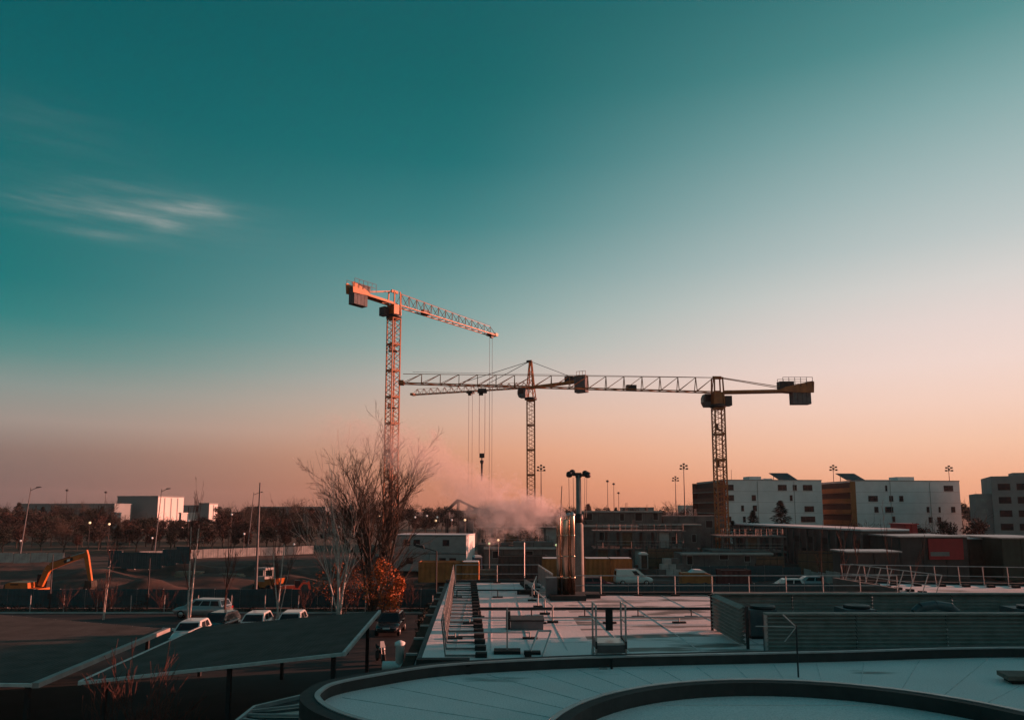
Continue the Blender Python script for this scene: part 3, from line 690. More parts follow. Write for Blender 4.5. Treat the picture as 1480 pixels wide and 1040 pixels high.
# ------------------------------------------------------------------ unseen block added right of the view to shade the round-ended roof
ow = thing('office_wing', 'taller grey wing of the same building, to the right of the round-ended roof', 'building', (38, -2, 0))
MB().b2((-4, -14, 0), (12, 36, 10.8)).build('wall', M_wall, ow); MB().b2((-4.2, -14.2, 10.8), (12.2, 36.2, 11.1)).build('parapet', M_cap, ow)
wm = MB().b2((-4.06, -.7, -.8), (-3.98, .7, .8)).mesh('window', M_glass)
for i in range(10):
    for j in range(3): inst(wm, 'window', ow, (0, -11 + i * 4.2, 2 + j * 3.1))
# ------------------------------------------------------------------ carport canopies
M_corr = mat('dark_corrugated_sheet', (.085, .076, .07), .9, 0, .3, .9, spec=.1)
M_trim = mat('pale_canopy_trim', (.55, .55, .54), .6, .1, .2, 2)
def canopy(label, a, b, c, d, posts):
    # a front-left, b front-right, c back-right, d back-left
    t = thing('carport_canopy', label, 'carport', (0, 0, 0), 0, 'carport canopies'); a, b, c, d = map(Vector, (a, b, c, d)); nrm = (b - a).cross(d - a).normalized()
    n = 12
    for i in range(n):
        p0, p1 = a.lerp(b, i / n), a.lerp(b, (i + .985) / n); q0, q1 = d.lerp(c, i / n), d.lerp(c, (i + .985) / n)
        rg = MB(); seg = 5; top = []; bot = []
        for j in range(seg * 2 + 1):
            f = j / (seg * 2); h = .01 if j % 2 else 0
            top.append((p0.lerp(p1, f) + nrm * h, q0.lerp(q1, f) + nrm * h))
        vs = [v for pr in top for v in pr] + [v - nrm * .02 for pr in top for v in pr]; m = len(top) * 2; fs = []
        for j in range(len(top) - 1):
            k = 2 * j; fs += [(k, k + 1, k + 3, k + 2), (m + k, m + k + 2, m + k + 3, m + k + 1)]
        rg.add(vs, fs).build('roof_sheet', M_corr, t)
    dz = Vector((0, 0, .1))
    for p, q, hh, nm in ((a, b, .12, 'front_edge'), (b, c, .16, 'side_edge'), (d, a, .16, 'side_edge'), (d, c, .06, 'back_edge')):
        MB().bar(p - dz * .6 + nrm * .02, q - dz * .6 + nrm * .02, .12, hh).build(nm, M_trim, t)
    for u, vv in posts:
        p = a.lerp(b, u).lerp(d.lerp(c, u), vv); MB().b2((p.x - .08, p.y - .08, 0), (p.x + .08, p.y + .08, p.z - .1)).build('post', M_dark, t)
    for vv in (.1, .5, .9): MB().bar(a.lerp(d, vv) - Vector((0, 0, .17)), b.lerp(c, vv) - Vector((0, 0, .17)), .12, .2).build('rafter', M_dark, t)
    return t
zl, zh = 2.4, 3.6
bfl, bfr, bbr, bbl = onz(115, 985, zl), onz(497, 943, zh), onz(549, 882, zh), onz(291, 905, zl)
canopy('dark corrugated carport canopy tilting up towards the motorbike, beside the round-ended building', bfl, bfr, bbr, bbl, [(.05, .08), (.55, .06), (.95, .06), (.05, .9), (.5, .92), (.95, .92)])
afr, abr = onz(47, 988, zl), onz(240, 908, zl)
abl = onz(0, 883, 3.5); afl = onz(0, 977, 3.35)
dirb = (abl - abr); abl2 = abr + dirb * 1.5; afl2 = afr + (afl - afr) * 3.2
abl2 = Vector((-32.5, 46.8, 2.6)); afl2 = Vector((-30, 29.0, 2.55))
canopy('dark corrugated carport canopy falling towards the pale gutter between the two carports', afl2, afr, abr, abl2, [(.3, .06), (.95, .06), (.4, .92), (.95, .92)])
MB().bar(afr + Vector((.1, 0, -.05)), abr + Vector((.1, 0, -.05)), .26, .2).build('gutter', mat('pale_gutter', (.30, .28, .27), .6, .2, .2, 2), [o for o in C.objects if o.name.startswith('carport_canopy')][-1])
# ------------------------------------------------------------------ fences and hoardings
def hoarding(label, a, b, h, m, pw=2.4, name='hoarding', z=None, pm=None, posts=True, gap=.03):
    a, b = Vector(a), Vector(b); Ld = (b - a).length; n = max(1, round(Ld / pw)); d = (b - a) / n
    t = thing(name, label, 'fence', (a.x, a.y, 0)); ang = math.atan2(d.y, d.x); dl = d.length
    rib = MB(); rib.box((dl / 2, 0, h / 2), (dl - gap, .04, h - .1))
    for k in range(6): rib.box((dl * (k + .5) / 6, -.035, h / 2), (.06, .03, h - .12))
    me = rib.mesh('panel', m); pme = MB().box((0, .08, h / 2), (.08, .08, h)).mesh('post', pm or M_galv)
    for i in range(n):
        p = a + d * i; zz = gz(p.x + d.x / 2, p.y + d.y / 2); jig = rnd.uniform(-.04, .04)
        inst(me, 'panel', t, (d.x * i, d.y * i, zz + .03 + jig), (0, 0, ang + rnd.uniform(-.006, .006)))
        if posts: inst(pme, 'post', t, (d.x * i, d.y * i, zz), (0, 0, ang))
    return t
hoarding('long dark teal site hoarding crossing behind the parked cars', (-72, 69), (-3.6, 69), 1.75, M_teal)
hoarding('dark teal site hoarding behind the guard rail of the patchy frosted roof', (-3.4, 69.2), (32, 70.5), 2.15, M_teal)
q0, q1 = ony(156, 818, 116), ony(274, 821, 112)
hoarding('short dark teal hoarding among the earth heaps before the pale wall', (q0.x, 116), (q1.x, 112), 2.6, M_teal)
q0, q1 = ony(1000, 830, 94), ony(1158, 830, 94)
hoarding('dark teal hoarding behind the small white cars on the gravel', (q0.x, 94), (q1.x, 94), 2.0, M_teal)
def panel_wall(label, a, b, h, pw=2.6):
    return hoarding(label, a, b, h, M_conc_l, pw, 'concrete_panel_wall', posts=True, pm=M_conc, gap=.08)
panel_wall('pale concrete panel wall left of the short teal hoarding', (-96, 123), (xat(98, 127), 127), 1.7)
panel_wall('pale concrete panel wall running along the foot of the tree belt', (xat(205, 131), 131), (xat(455, 150), 150), 1.7)
q0, q1 = ony(1172, 836, 88), ony(1245, 846, 76)
panel_wall('pale panel wall slanting down to the corner of the gravel yard', (q0.x, 90), (q1.x, 74), 1.9, 1.9)
# wire fence with pale posts before the cars' verge
wf = thing('wire_fence', 'wire fence with thin pale posts along the verge before the teal hoarding', 'fence', (-66, 66.6, 0))
pm = MB().tube((0, 0, 0), (0, 0, 1.45), .045, n=6).mesh('post', M_conc_l)
for i in range(21): inst(pm, 'post', wf, (i * 2.95, 0, 0))
for z in (.15, .6, 1.0, 1.4): MB().tube((0, -.05, z), (59, -.05, z), .008, n=3).build('wire', M_dark, wf)
# ------------------------------------------------------------------ cabins, containers
M_cabin = mat('grey_cabin_panel', (.27, .28, .28), .7, 0, .2, .8); M_snow = mat('frost_crust', (.68, .70, .72), .8, 0, .15, 2)
def cabin_stack(label, loc, rz, w, d, h, cols, rows):
    t = thing('site_cabin_block', label, 'site cabin', loc, rz); cw, chh = w / cols, h / rows
    for i in range(cols):
        for j in range(rows):
            c = MB().b2((i * cw + .02, 0, j * chh + .02), ((i + 1) * cw - .02, d, (j + 1) * chh - .02)).build('cabin', M_cabin, t)
            MB().b2((i * cw, -.03, (j + 1) * chh - .14), ((i + 1) * cw, .05, (j + 1) * chh - .02)).build('edge_beam', M_grey, c)
            for k in (.36, .64) if (i + j) % 2 else (.45,):
                f = MB().b2((i * cw + cw * k - .5, -.04, j * chh + 1.05), (i * cw + cw * k + .5, .0, j * chh + 1.95)).build('window_frame', M_dark, c)
                MB().b2((i * cw + cw * k - .42, -.055, j * chh + 1.12), (i * cw + cw * k + .42, -.035, j * chh + 1.88)).build('pane', M_glass, c)
    MB().b2((w, .1, .1), (w + .06, d - .1, h - .1)).build('end_panel', M_white, t)  # white sheet added, its paleness standing in for strong sun on the end
    MB().b2((-.1, -.1, h), (w + .1, d + .1, h + .08)).build('roof', M_snow, t)
    return t
o = ony(569, 812, 110)
cabin_stack('pale grey stacked site cabins, end wall glowing orange, beyond the ochre containers', (o.x, 110, 0), R(-9), 10.8, 6, 5.2, 2, 2)
def container(label, x0, x1, y, h=2.5, d=2.5, m=M_ochre, rz=0, snow=True, group=None, z=0):
    w = x1 - x0; t = thing('shipping_container', label, 'container', (x0, y, z), rz, group)
    b = MB(); n = int(w / .3); pts = []
    for i in range(n + 1):
        xx = .1 + (w - .2) * i / n; pts.append((xx, .0 if i % 2 else .05))
    vs = [(p[0], p[1], .15) for p in pts] + [(p[0], p[1], h - .12) for p in pts]; m_ = len(pts)
    b.add(vs, [(i, i + 1, m_ + i + 1, m_ + i) for i in range(m_ - 1)]); b.b2((.1, .06, .15), (w - .1, d, h - .12)); b.build('body', m, t)
    fr = MB()
    for xx in (.06, w - .06):
        for yy in (.05, d - .05): fr.b2((xx - .07, yy - .07, 0), (xx + .07, yy + .07, h))
    for zz in (.08, h - .07):
        fr.b2((0, -.02, zz - .07), (w, .1, zz + .07)); fr.b2((0, d - .1, zz - .07), (w, d, zz + .07)); fr.b2((0, 0, zz - .07), (.1, d, zz + .07)); fr.b2((w - .1, 0, zz - .07), (w, d, zz + .07))
    fr.build('frame', m, t)
    dd = MB().b2((w, .15, .15), (w + .04, d / 2 - .02, h - .15)).build('door', m, t); dd = MB().b2((w, d / 2 + .02, .15), (w + .04, d - .15, h - .15)).build('door', m, t)
    if snow: MB().b2((.05, .05, h), (w - .05, d - .05, h + .05)).build('frost_layer', M_snow, t)
    return t
G = 'ochre containers on the building site'
container('long ochre container below the grey site cabins, behind the roof wing', xat(606, 93), xat(668, 93), 93, 2.5, m=M_ochre, snow=False, group=G)
container('short ochre container right of the long one, behind the wing railing', xat(669, 92.5), xat(692, 92.5), 92.5, 2.5, m=M_ochre, group=G)
container('frost-topped ochre container just behind the steel flues', xat(784, 92), xat(812, 92), 92, 2.95, group=G)
container('frost-topped ochre container standing behind the white van, beside the floodlight mast', xat(846, 92), xat(880, 92), 92, 2.95, group=G)
container('frost-topped ochre container behind the bonnet of the white van', xat(881, 92), xat(912, 92), 92, 2.95, group=G)
M_brown = mat('brown_container_paint', (.055, .047, .044), .7, 0, .3, .8)
container('dark brown container beyond the far end of the roof wing', xat(720, 98), xat(790, 98), 98, 2.9, m=M_brown, snow=False)
container('dark red container parked on the gravel behind the guard rail', xat(1040, 88), xat(1082, 88), 88, 1.9, m=mat('dark_red_paint', (.09, .02, .02), .6, 0, .3, .8), snow=False)
# skip / orange compressor box with rounded canopy
ob = ony(986, 842, 86)
t = thing('orange_plant_trailer', 'boxy orange plant trailer with frosted bonnet on the gravel yard', 'trailer', (ob.x, 86, 0))
MB().b2((0, 0, .35), (2.6, 1.7, 1.75)).build('body', M_ochre, t); MB().prismy([(2.6, .35), (3.55, .4), (3.6, 1.1), (3.4, 1.55), (2.6, 1.7)], .05, 1.65).build('bonnet', M_ochre, t)
MB().prismy([(1.0, 1.75), (2.9, 1.75), (2.4, 2.05), (1.5, 2.1)], .1, 1.6).build('frosted_hump', M_snow, t)
for x in (.7, 2.6):
    for y in (-.08, 1.78): MB().lathe((x, y - .1, .35), [(.2, 0), (.35, .02), (.35, .18), (.2, .2)], 14, 'y').build('wheel', M_black, t)
# ------------------------------------------------------------------ unfinished concrete buildings
def cbuild(label, Y, blocks, opens, slabs, rebar, name='unfinished_building', m=M_conc):
    o = ony(blocks[0][0], 800, Y); t = thing(name, label, 'building', (o.x, Y, 0)); O_ = Vector((o.x, Y, 0))
    for (a, b, top, dep, off) in blocks:
        A, B = ony(a, top, Y + off) - O_, ony(b, top, Y + off) - O_
        MB().b2((A.x, off, 0), (B.x, off + dep, A.z)).build('wall', m, t)
        n = max(1, int((B.x - A.x) / 2.7))
        for i in range(1, n): MB().b2((A.x + (B.x - A.x) * i / n - .03, off - .025, 0), (A.x + (B.x - A.x) * i / n + .03, off + .01, A.z - .02)).build('formwork_joint', M_cap, t)
    for (a, b, p, q, off) in opens:
        A, B = ony(a, p, Y + off) - O_, ony(b, q, Y + off) - O_
        f = MB().b2((A.x - .06, off - .04, B.z - .06), (B.x + .06, off - .01, A.z + .06)).build('opening_frame', M_conc_l, t); MB().b2((A.x, off - .06, B.z), (B.x, off - .03, A.z)).build('opening', M_black, t)
    for (a, b, p, off) in slabs:
        A, B = ony(a, p, Y + off) - O_, ony(b, p, Y + off) - O_
        MB().b2((A.x - .1, off - .5, A.z - .13), (B.x + .1, off + .6, A.z + .13)).build('slab_edge', M_conc_l, t)
    for (a, p, hh, off) in rebar:
        A = ony(a, p, Y + off) - O_
        r = MB()
        for i in range(4): r.tube((A.x + (i % 2) * .25, off + .3 + (i // 2) * .25, A.z - .3), (A.x + (i % 2) * .25 + rnd.uniform(-.05, .05), off + .3 + (i // 2) * .25, A.z + hh), .03, n=3)
        r.build('rebar_cluster', M_dark, t)
    return t
cbuild('unfinished grey concrete building with square openings, beyond the floodlight mast', 132,
       [(842, 956, 738, 12, 6), (842, 922, 759, 7, 0), (922, 1012, 757, 10, 3), (958, 1050, 745, 10, 9)],
       [(843, 856, 742, 751, 6), (866, 873, 766, 780, 0), (896, 902, 742, 752, 6), (918, 928, 741, 752, 6), (944, 951, 741, 751, 6), (968, 976, 775, 785, 3), (1000, 1006, 772, 783, 3), (1020, 1030, 752, 762, 9)],
       [(842, 922, 760, 0), (842, 956, 739, 6), (924, 1012, 758, 3)], [(850, 738, 1.4, 6), (877, 738, 1.1, 6), (905, 738, 1.5, 6), (935, 738, 1.2, 6), (980, 745, 1.1, 9), (1005, 745, 1.3, 9), (915, 759, 1.0, 0)])
cbuild('low unfinished concrete storey with door openings, behind the dark red container', 104,
       [(985, 1115, 800, 5, 0), (1030, 1110, 795, 6, 3)], [(993, 1001, 803, 815, 0), (1040, 1052, 801, 808, 0), (1076, 1084, 803, 811, 0)], [(985, 1115, 800, 0)], [(1010, 800, .8, 0), (1060, 796, .8, 3), (1100, 796, .8, 3)])
cbuild('low raw concrete slab and walls behind the brown container', 112, [(700, 812, 792, 5, 0), (742, 800, 783, 4, 3), (690, 735, 786, 4, 6)], [(712, 722, 796, 806, 0), (760, 770, 796, 806, 0)], [(700, 812, 792, 0)], [(720, 792, 1.2, 0), (770, 783, 1.3, 3), (790, 783, 1.0, 3)])
# open concrete frame: columns and slabs rising over the walls
def cframe(label, px0, px1, Y, dep, floors, cols):
    A = ony(px0, 760, Y); B = ony(px1, 760, Y); w = B.x - A.x; t = thing('concrete_frame', label, 'building', (A.x, Y, 0), R(-3)); z0 = 0
    for f, ztop in enumerate(floors):
        for i in range(cols):
            for yy in (0, dep): MB().b2((w * i / (cols - 1) - .18, yy - .18, z0), (w * i / (cols - 1) + .18, yy + .18, ztop - .25)).build('column', M_conc, t)
        MB().b2((-.5, -.5, ztop - .25), (w + .5, dep + .5, ztop)).build('slab', M_conc, t); z0 = ztop
        for i in range(cols - 1):
            if (i + f) % 3 == 0: MB().b2((w * i / (cols - 1) + .2, -.05, ztop - 2.6), (w * (i + 1) / (cols - 1) - .2, .1, ztop - .26)).build('infill_wall', M_conc_l if i % 2 else M_ply0, t)
            if (i + f) % 2: MB().tube((w * (i + .5) / (cols - 1), .2, ztop - 2.7), (w * (i + .5) / (cols - 1), .2, ztop - .26), .06, n=5).build('prop', M_dark, t)
        for i in range(cols * 2): MB().tube((w * i / (cols * 2 - 1), -.45, ztop), (w * i / (cols * 2 - 1), -.45, ztop + 1.1), .035, n=4).build('edge_post', M_dark, t)
        for zz in (.55, 1.05): MB().tube((0, -.45, ztop + zz), (w, -.45, ztop + zz), .035, n=4).build('edge_rail', M_pale, t)
    for i in range(cols):
        r = MB()
        for k in range(4): r.tube((w * i / (cols - 1) + (k % 2) * .22 - .1, (k // 2) * .22 - .1, floors[-1]), (w * i / (cols - 1) + (k % 2) * .22 - .1 + rnd.uniform(-.06, .06), (k // 2) * .22 - .1, floors[-1] + 1.0), .03, n=3)
        r.build('starter_bars', M_dark, t)
M_ply0 = mat('weathered_plywood', (.13, .085, .055), .9, 0, .35, 1.5); M_pale = mat('pale_rail', (.3, .28, .26), .7, 0, .2, 2)
cframe('open concrete frame with props between the low slab and the four-lamp mast', 692, 806, 124, 7, (3.0, 6.0), 7)
cframe('open concrete frame with edge rails before the unfinished grey building', 862, 985, 118, 6, (2.9, 5.6), 8)
cframe('one-storey concrete frame beside the foot of the long-jib crane', 1044, 1128, 112, 6, (2.8, 5.0), 6)
# scaffold towers and formwork clutter in the steam
def scaffold(label, px, Y, w, d, h, n):
    o = ony(px, 760, Y); t = thing('scaffold_tower', label, 'scaffold', (o.x, Y, 0), R(12))
    for x in (0, w / 2, w):
        for y in (0, d): MB().tube((x, y, 0), (x, y, h), .05, n=5).build('standard', M_dark, t)
    for k in range(1, n + 1):
        z = h * k / n - .2
        MB().b2((0, 0, z - .06), (w, d, z)).build('deck', M_brown, t)
        for y in (0, d): MB().tube((0, y, z + .9 if k < n else z), (w, y, z + .9 if k < n else z), .04, n=4).build('ledger', M_dark, t); MB().tube((0, y, z - h / n), (w / 2, y, z), .035, n=4).build('brace', M_dark, t)
scaffold('dark scaffold tower wrapped in steam, beyond the low concrete slab', 742, 135, 6, 2.5, 8.6, 3)
scaffold('lower dark scaffold tower by the site cabins', 694, 125, 4.5, 2, 6.8, 3)
# gabled steel frame
o = ony(645, 770, 168); gf = thing('gabled_steel_frame', 'open gabled steel frame shed beyond the site cabins', 'steel frame', (o.x, 168, 0))
wz = lambda py: zat(py, 168); dx = lambda px: ony(px, 735, 168).x - o.x
for y in (0, 5):
    b = [(dx(645), wz(737)), (dx(661), wz(722)), (dx(692), wz(737))]
    for p, q in zip(b, b[1:]): MB().bar((p[0], y, p[1]), (q[0], y, q[1]), .3, .4).build('rafter', M_dark, gf)
    for px in (645, 661, 676, 691): MB().bar((dx(px), y, 0), (dx(px), y, wz(737) if px != 661 else wz(724)), .25).build('column', M_dark, gf)
    MB().bar((dx(645), y, wz(738)), (dx(692), y, wz(738)), .2).build('tie_beam', M_dark, gf)
for px in (645, 661, 692): MB().bar((dx(px), 0, wz(737 if px != 661 else 722)), (dx(px), 5, wz(737 if px != 661 else 722)), .2).build('purlin', M_dark, gf)
MB().b2((dx(676), 5.2, wz(749)), (dx(688), 5.3, wz(742))).build('sign_board', mat('pale_orange_board', (.55, .22, .10), .7, 0, .2, 1), gf)
MB().b2((dx(663), 3, 0), (dx(683), 5, wz(752))).build('grey_container_block', M_grey, gf)
# ------------------------------------------------------------------ sheds on the right
def long_hall():
    a = Vector((xat(1062, 146), 146, 0)); b = Vector((xat(1245, 104), 104, 0)); h = 6.1
    t = thing('long_low_hall', 'long dark low hall of upright panels with frosted roof edge, under the white flats', 'building', a); d = b - a; ang = math.atan2(d.y, d.x); Ld = d.length; n = 20
    nrm = Vector((d.y, -d.x, 0)).normalized(); back = Vector((-nrm.x, -nrm.y, 0)) * -16
    nb = nrm if nrm.x < 0 else -nrm
    me = MB().box((Ld / n / 2, 0, h / 2 - .1), (Ld / n - .12, .12, h - .4)).mesh('wall_panel', mat('dark_upright_panel', (.055, .055, .055), .85, 0, .55, .5))
    for i in range(n): inst(me, 'wall_panel', t, d * (i / n) + nb * .07, (0, 0, ang))
    q = [Vector((0, 0, 0)), d, d - nb * 7, -nb * 7]
    MB().prism([(p.x, p.y) for p in q], 0, h - .15).build('wall', M_brown, t); MB().prism([(p.x, p.y) for p in [nb * .25, d + nb * .25, d - nb * 7, -nb * 7]], h - .14, h + .1).build('roof', M_snow, t)
    for i in range(n + 1):
        c = d * (i / n) + nb * .22; MB().box((c.x, c.y, h / 2 - .2), (.22, .3, h - .3), ang).build('pilaster', M_conc, t)
    for i in range(1, n, 2):
        c = d * ((i + .5) / n) + nb * .16; MB().box((c.x, c.y, 4.2), (1.5, .08, .9), ang).build('high_window', M_black, t)
    for i in range(0, n, 3):
        c = d * ((i + .5) / n) + nb * .16; MB().box((c.x, c.y, 2.0), (1.2, .08, 1.6), ang).build('window', M_glass, t)
long_hall()
def shed(label, p0, p1, top, Y, dep, m, roofm=M_capm):
    A, B = ony(p0, top, Y), ony(p1, top, Y); t = thing('low_shed', label, 'shed', (A.x, Y, 0)); w = B.x - A.x; n = max(2, int(w / 2.2))
    MB().b2((0, .1, 0), (w, dep, A.z - .1)).build('wall', m, t); MB().b2((-.2, -.2, A.z - .09), (w + .2, dep + .2, A.z + .08)).build('roof', roofm, t)
    me = MB().b2((.06, 0, .1), (w / n - .06, .09, A.z - .2)).mesh('cladding_panel', m)
    for i in range(n): inst(me, 'cladding_panel', t, (w / n * i, 0, 0))
    return t, w, A
M_dg = mat('dark_green_cladding', (.02, .045, .035), .7, 0, .3, 1); M_dgrey = mat('dark_grey_cladding', (.05, .05, .05), .8, 0, .35, .6); M_red = mat('red_sign_panel', (.30, .012, .02), .5, 0, .2, 1)
M_dkb = mat('dark_brown_cladding', (.045, .04, .032), .85, 0, .4, .6)
t, w, A = shed('dark grey shed carrying the red sign, beside the long hall', 1300, 1398, 775, 96, 9, M_dgrey)
rs = thing('red_sign', 'large red sign panel with a pale strip, fixed to the dark grey shed', 'sign', (ony(1340, 780, 96).x, 95.9, 0))
z1, z0, zm0, zm1 = zat(778, 96), zat(808, 96), zat(803, 96), zat(797, 96)
MB().b2((0, -.12, z0), (ony(1390, 780, 96).x - rs.location.x, -.02, z1)).build('panel', M_red, rs); MB().b2((.2, -.15, zm0), (2.6, -.125, zm1)).build('pale_strip', mat('faded_pale_strip', (.18, .2, .2), .6, 0, .2, 2), rs)
shed('dark brown shed between the red sign and the green one', 1400, 1446, 778, 99, 9, M_dkb); shed('dark green clad shed at the far right of the yard', 1447, 1530, 777, 95, 10, M_dg)
shed('small shed with red roof box poking above the frosted hall roof', 1308, 1326, 757, 128, 5, M_red, M_red)
shed('low dark shed with teal door before the long hall', 1225, 1300, 797, 84, 4, M_dgrey)
# ------------------------------------------------------------------ blocks of flats
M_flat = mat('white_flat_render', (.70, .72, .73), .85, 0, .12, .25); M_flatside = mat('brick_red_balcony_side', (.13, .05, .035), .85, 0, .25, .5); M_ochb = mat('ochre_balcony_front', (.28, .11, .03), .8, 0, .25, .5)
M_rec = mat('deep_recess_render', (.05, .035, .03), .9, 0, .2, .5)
def flats(label, Y, px0, px1, top, dep, rz, wins, side, roofs):
    A, B = ony(px0, top, Y), ony(px1, top, Y); w = (B.x - A.x) * 1.02; h = A.z
    t = thing('block_of_flats', label, 'building', (A.x, Y, 0), rz)
    MB().b2((0, 0, 0), (w, dep, h)).build('wall', M_flat, t); MB().b2((-.08, -.08, h), (w + .08, dep + .08, h + .25)).build('parapet', M_conc_l, t)
    for (a, b, r) in wins:
        xa, xb = (a - px0) / (px1 - px0) * w, (b - px0) / (px1 - px0) * w; zz = zat(r, Y); n = max(1, round((xb - xa) / 1.3)); cw = (xb - xa) / n
        for i in range(n):
            f = MB().b2((xa + i * cw, -.05, zz - .72), (xa + (i + 1) * cw, .02, zz + .72)).build('window', M_dark, t)
            MB().b2((xa + i * cw + .08, -.07, zz - .64), (xa + (i + 1) * cw - .08, -.045, zz + .64)).build('pane', M_glass, f)
            MB().b2((xa + i * cw - .03, -.14, zz - .82), (xa + (i + 1) * cw + .03, .0, zz - .73)).build('sill', M_conc_l, f)
    for k in range(1, 6): MB().b2((.02, -.012, h - 2.8 * k - .03), (w - .02, .0, h - 2.8 * k + .03)).build('panel_joint', M_conc_l, t)
    for x in (.33, .71): MB().b2((w * x - .05, -.09, 0), (w * x + .05, -.01, h - .2)).build('downpipe', M_conc_l, t)
    # balcony side, left: floors, fronts, recesses
    for k in range(6):
        z = h - 2.8 * (k + 1)
        if z < 0: break
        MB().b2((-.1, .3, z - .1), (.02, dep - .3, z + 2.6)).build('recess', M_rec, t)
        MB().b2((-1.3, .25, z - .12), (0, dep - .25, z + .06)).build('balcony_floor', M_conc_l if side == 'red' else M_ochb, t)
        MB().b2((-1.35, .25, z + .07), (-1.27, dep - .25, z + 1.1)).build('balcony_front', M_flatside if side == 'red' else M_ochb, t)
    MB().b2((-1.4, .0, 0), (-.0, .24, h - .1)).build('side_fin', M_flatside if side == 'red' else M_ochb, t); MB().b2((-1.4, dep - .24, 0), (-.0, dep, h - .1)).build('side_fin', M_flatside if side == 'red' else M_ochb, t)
    for (a, b, hh, kind) in roofs:
        xa, xb = (a - px0) / (px1 - px0) * w, (b - px0) / (px1 - px0) * w
        if kind == 'box': MB().b2((xa, 3, h + .2), (xb, 7, h + hh)).build('roof_box', M_flat, t)
        elif kind == 'solar':
            s = MB(); s.add([(xa, 2, h + .35), (xb, 2, h + .35), (xb - .8, 6, h + hh), (xa - .8 * 1.2, 6, h + hh)], [(0, 1, 2, 3)]); s.add([(xa, 2, h + .27), (xb, 2, h + .27), (xb - .8, 6, h + hh - .08), (xa - .96, 6, h + hh - .08)], [(3, 2, 1, 0)]); s.build('solar_panel', glass('solar_glass', (.015, .018, .03), .2), t)
            for x in (xa + .2, xb - .9): MB().bar((x, 5.6, h + .2), (x, 5.6, h + hh - .2), .12).build('panel_leg', M_dark, t)
        else: MB().tube((xa, 4, h), (xa, 4, h + hh), .06, n=5).build('aerial', M_dark, t)
    return t
flats('white block of flats with a brick-red balcony side, behind the long-jib crane', 193, 1048, 1190, 694, 22, R(5),
      [(1047, 1060, 704), (1047, 1060, 719), (1125, 1138, 704), (1147, 1153, 704), (1162, 1176, 704), (1086, 1092, 719), (1142, 1146, 719), (1163, 1177, 735), (1087, 1093, 734), (1070, 1074, 734), (1157, 1178, 750), (1049, 1055, 750), (1072, 1076, 750)],
      'red', [(1090, 1108, 1.2, 'box'), (1132, 1160, 2.3, 'solar'), (1066, 1067, 3, 'aerial'), (1112, 1125, .7, 'box')])
flats('white block of flats with ochre balconies, nearer the blurred grey flats', 193, 1236, 1392, 695, 21, R(5),
      [(1254, 1268, 720), (1285, 1291, 720), (1300, 1306, 720), (1262, 1268, 736), (1278, 1290, 736), (1340, 1344, 736), (1358, 1361, 736), (1377, 1383, 736), (1342, 1348, 751), (1355, 1361, 751), (1288, 1292, 750), (1368, 1382, 705), (1280, 1283, 705)],
      'ochre', [(1310, 1335, 1.3, 'box'), (1230, 1258, 2.3, 'solar'), (1262, 1300, .5, 'box')])
M_gf = mat('grey_flat_render', (.30, .29, .29), .85, 0, .2, .3)
o = ony(1432, 690, 170); t = thing('stepped_flats', 'grey stepped block of flats at the edge of the yard', 'building', (o.x, 170, 0), R(-26))
z1 = zat(688, 170); z2 = zat(713, 170)
MB().b2((0, 0, 0), (30, 18, z1)).build('wall', M_gf, t); MB().b2((-3.2, 1, 0), (0, 14, z2)).build('stair_tower', M_gf, t)
for k in range(2): MB().b2((-2.2, .9, zat(726 + 15 * k, 170)), (-.9, .97, zat(720 + 15 * k, 170))).build('tower_window', M_conc_l, t)
for r in range(4):
    for c in range(3):
        f = MB().b2((1.2 + c * 3.6, -.06, z1 - 3.2 - r * 3.0), (3.6 + c * 3.6, .02, z1 - 1.7 - r * 3.0)).build('window', M_dark, t); MB().b2((1.3 + c * 3.6, -.08, z1 - 3.1 - r * 3), (3.5 + c * 3.6, -.05, z1 - 1.8 - r * 3)).build('pane', M_glass, f)
MB().b2((4.5, 2, z1), (9, 8, z1 + .8)).build('roof_box', M_gf, t)
# ------------------------------------------------------------------ far left buildings
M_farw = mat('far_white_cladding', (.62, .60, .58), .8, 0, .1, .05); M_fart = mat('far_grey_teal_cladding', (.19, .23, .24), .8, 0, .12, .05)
def farblock(label, Y, px0, px1, top, dep, rz, m, ribs=0, name='warehouse', rib_m=M_dark):
    A, B = ony(px0, top, Y), ony(px1, top, Y); w = (B.x - A.x) / max(.5, math.cos(rz)); t = thing(name, label, 'building', (A.x, Y, 0), rz)
    MB().b2((0, 0, 0), (w, dep, A.z)).build('wall', m, t); MB().b2((-.2, -.2, A.z), (w + .2, dep + .2, A.z + .5)).build('roof_edge', m, t)
    for i in range(ribs): x = w * (i + 1) / (ribs + 1); MB().b2((x - .2, -.12, 0), (x + .2, .02, A.z - .3)).build('rib', rib_m, t)
    return t, w, A
Yb = 340
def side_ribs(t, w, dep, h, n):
    MB().b2((w, .1, 0), (w + .08, dep - .1, h - .1)).build('sunlit_cladding', M_farw, t)  # pale sheet paints sunlight onto this face; the darker walls carry the shade
    for i in range(n): y = dep * (i + 1) / (n + 1); MB().b2((w, y - .35, 0), (w + .15, y + .35, h - .4)).build('rib', M_fart, t)
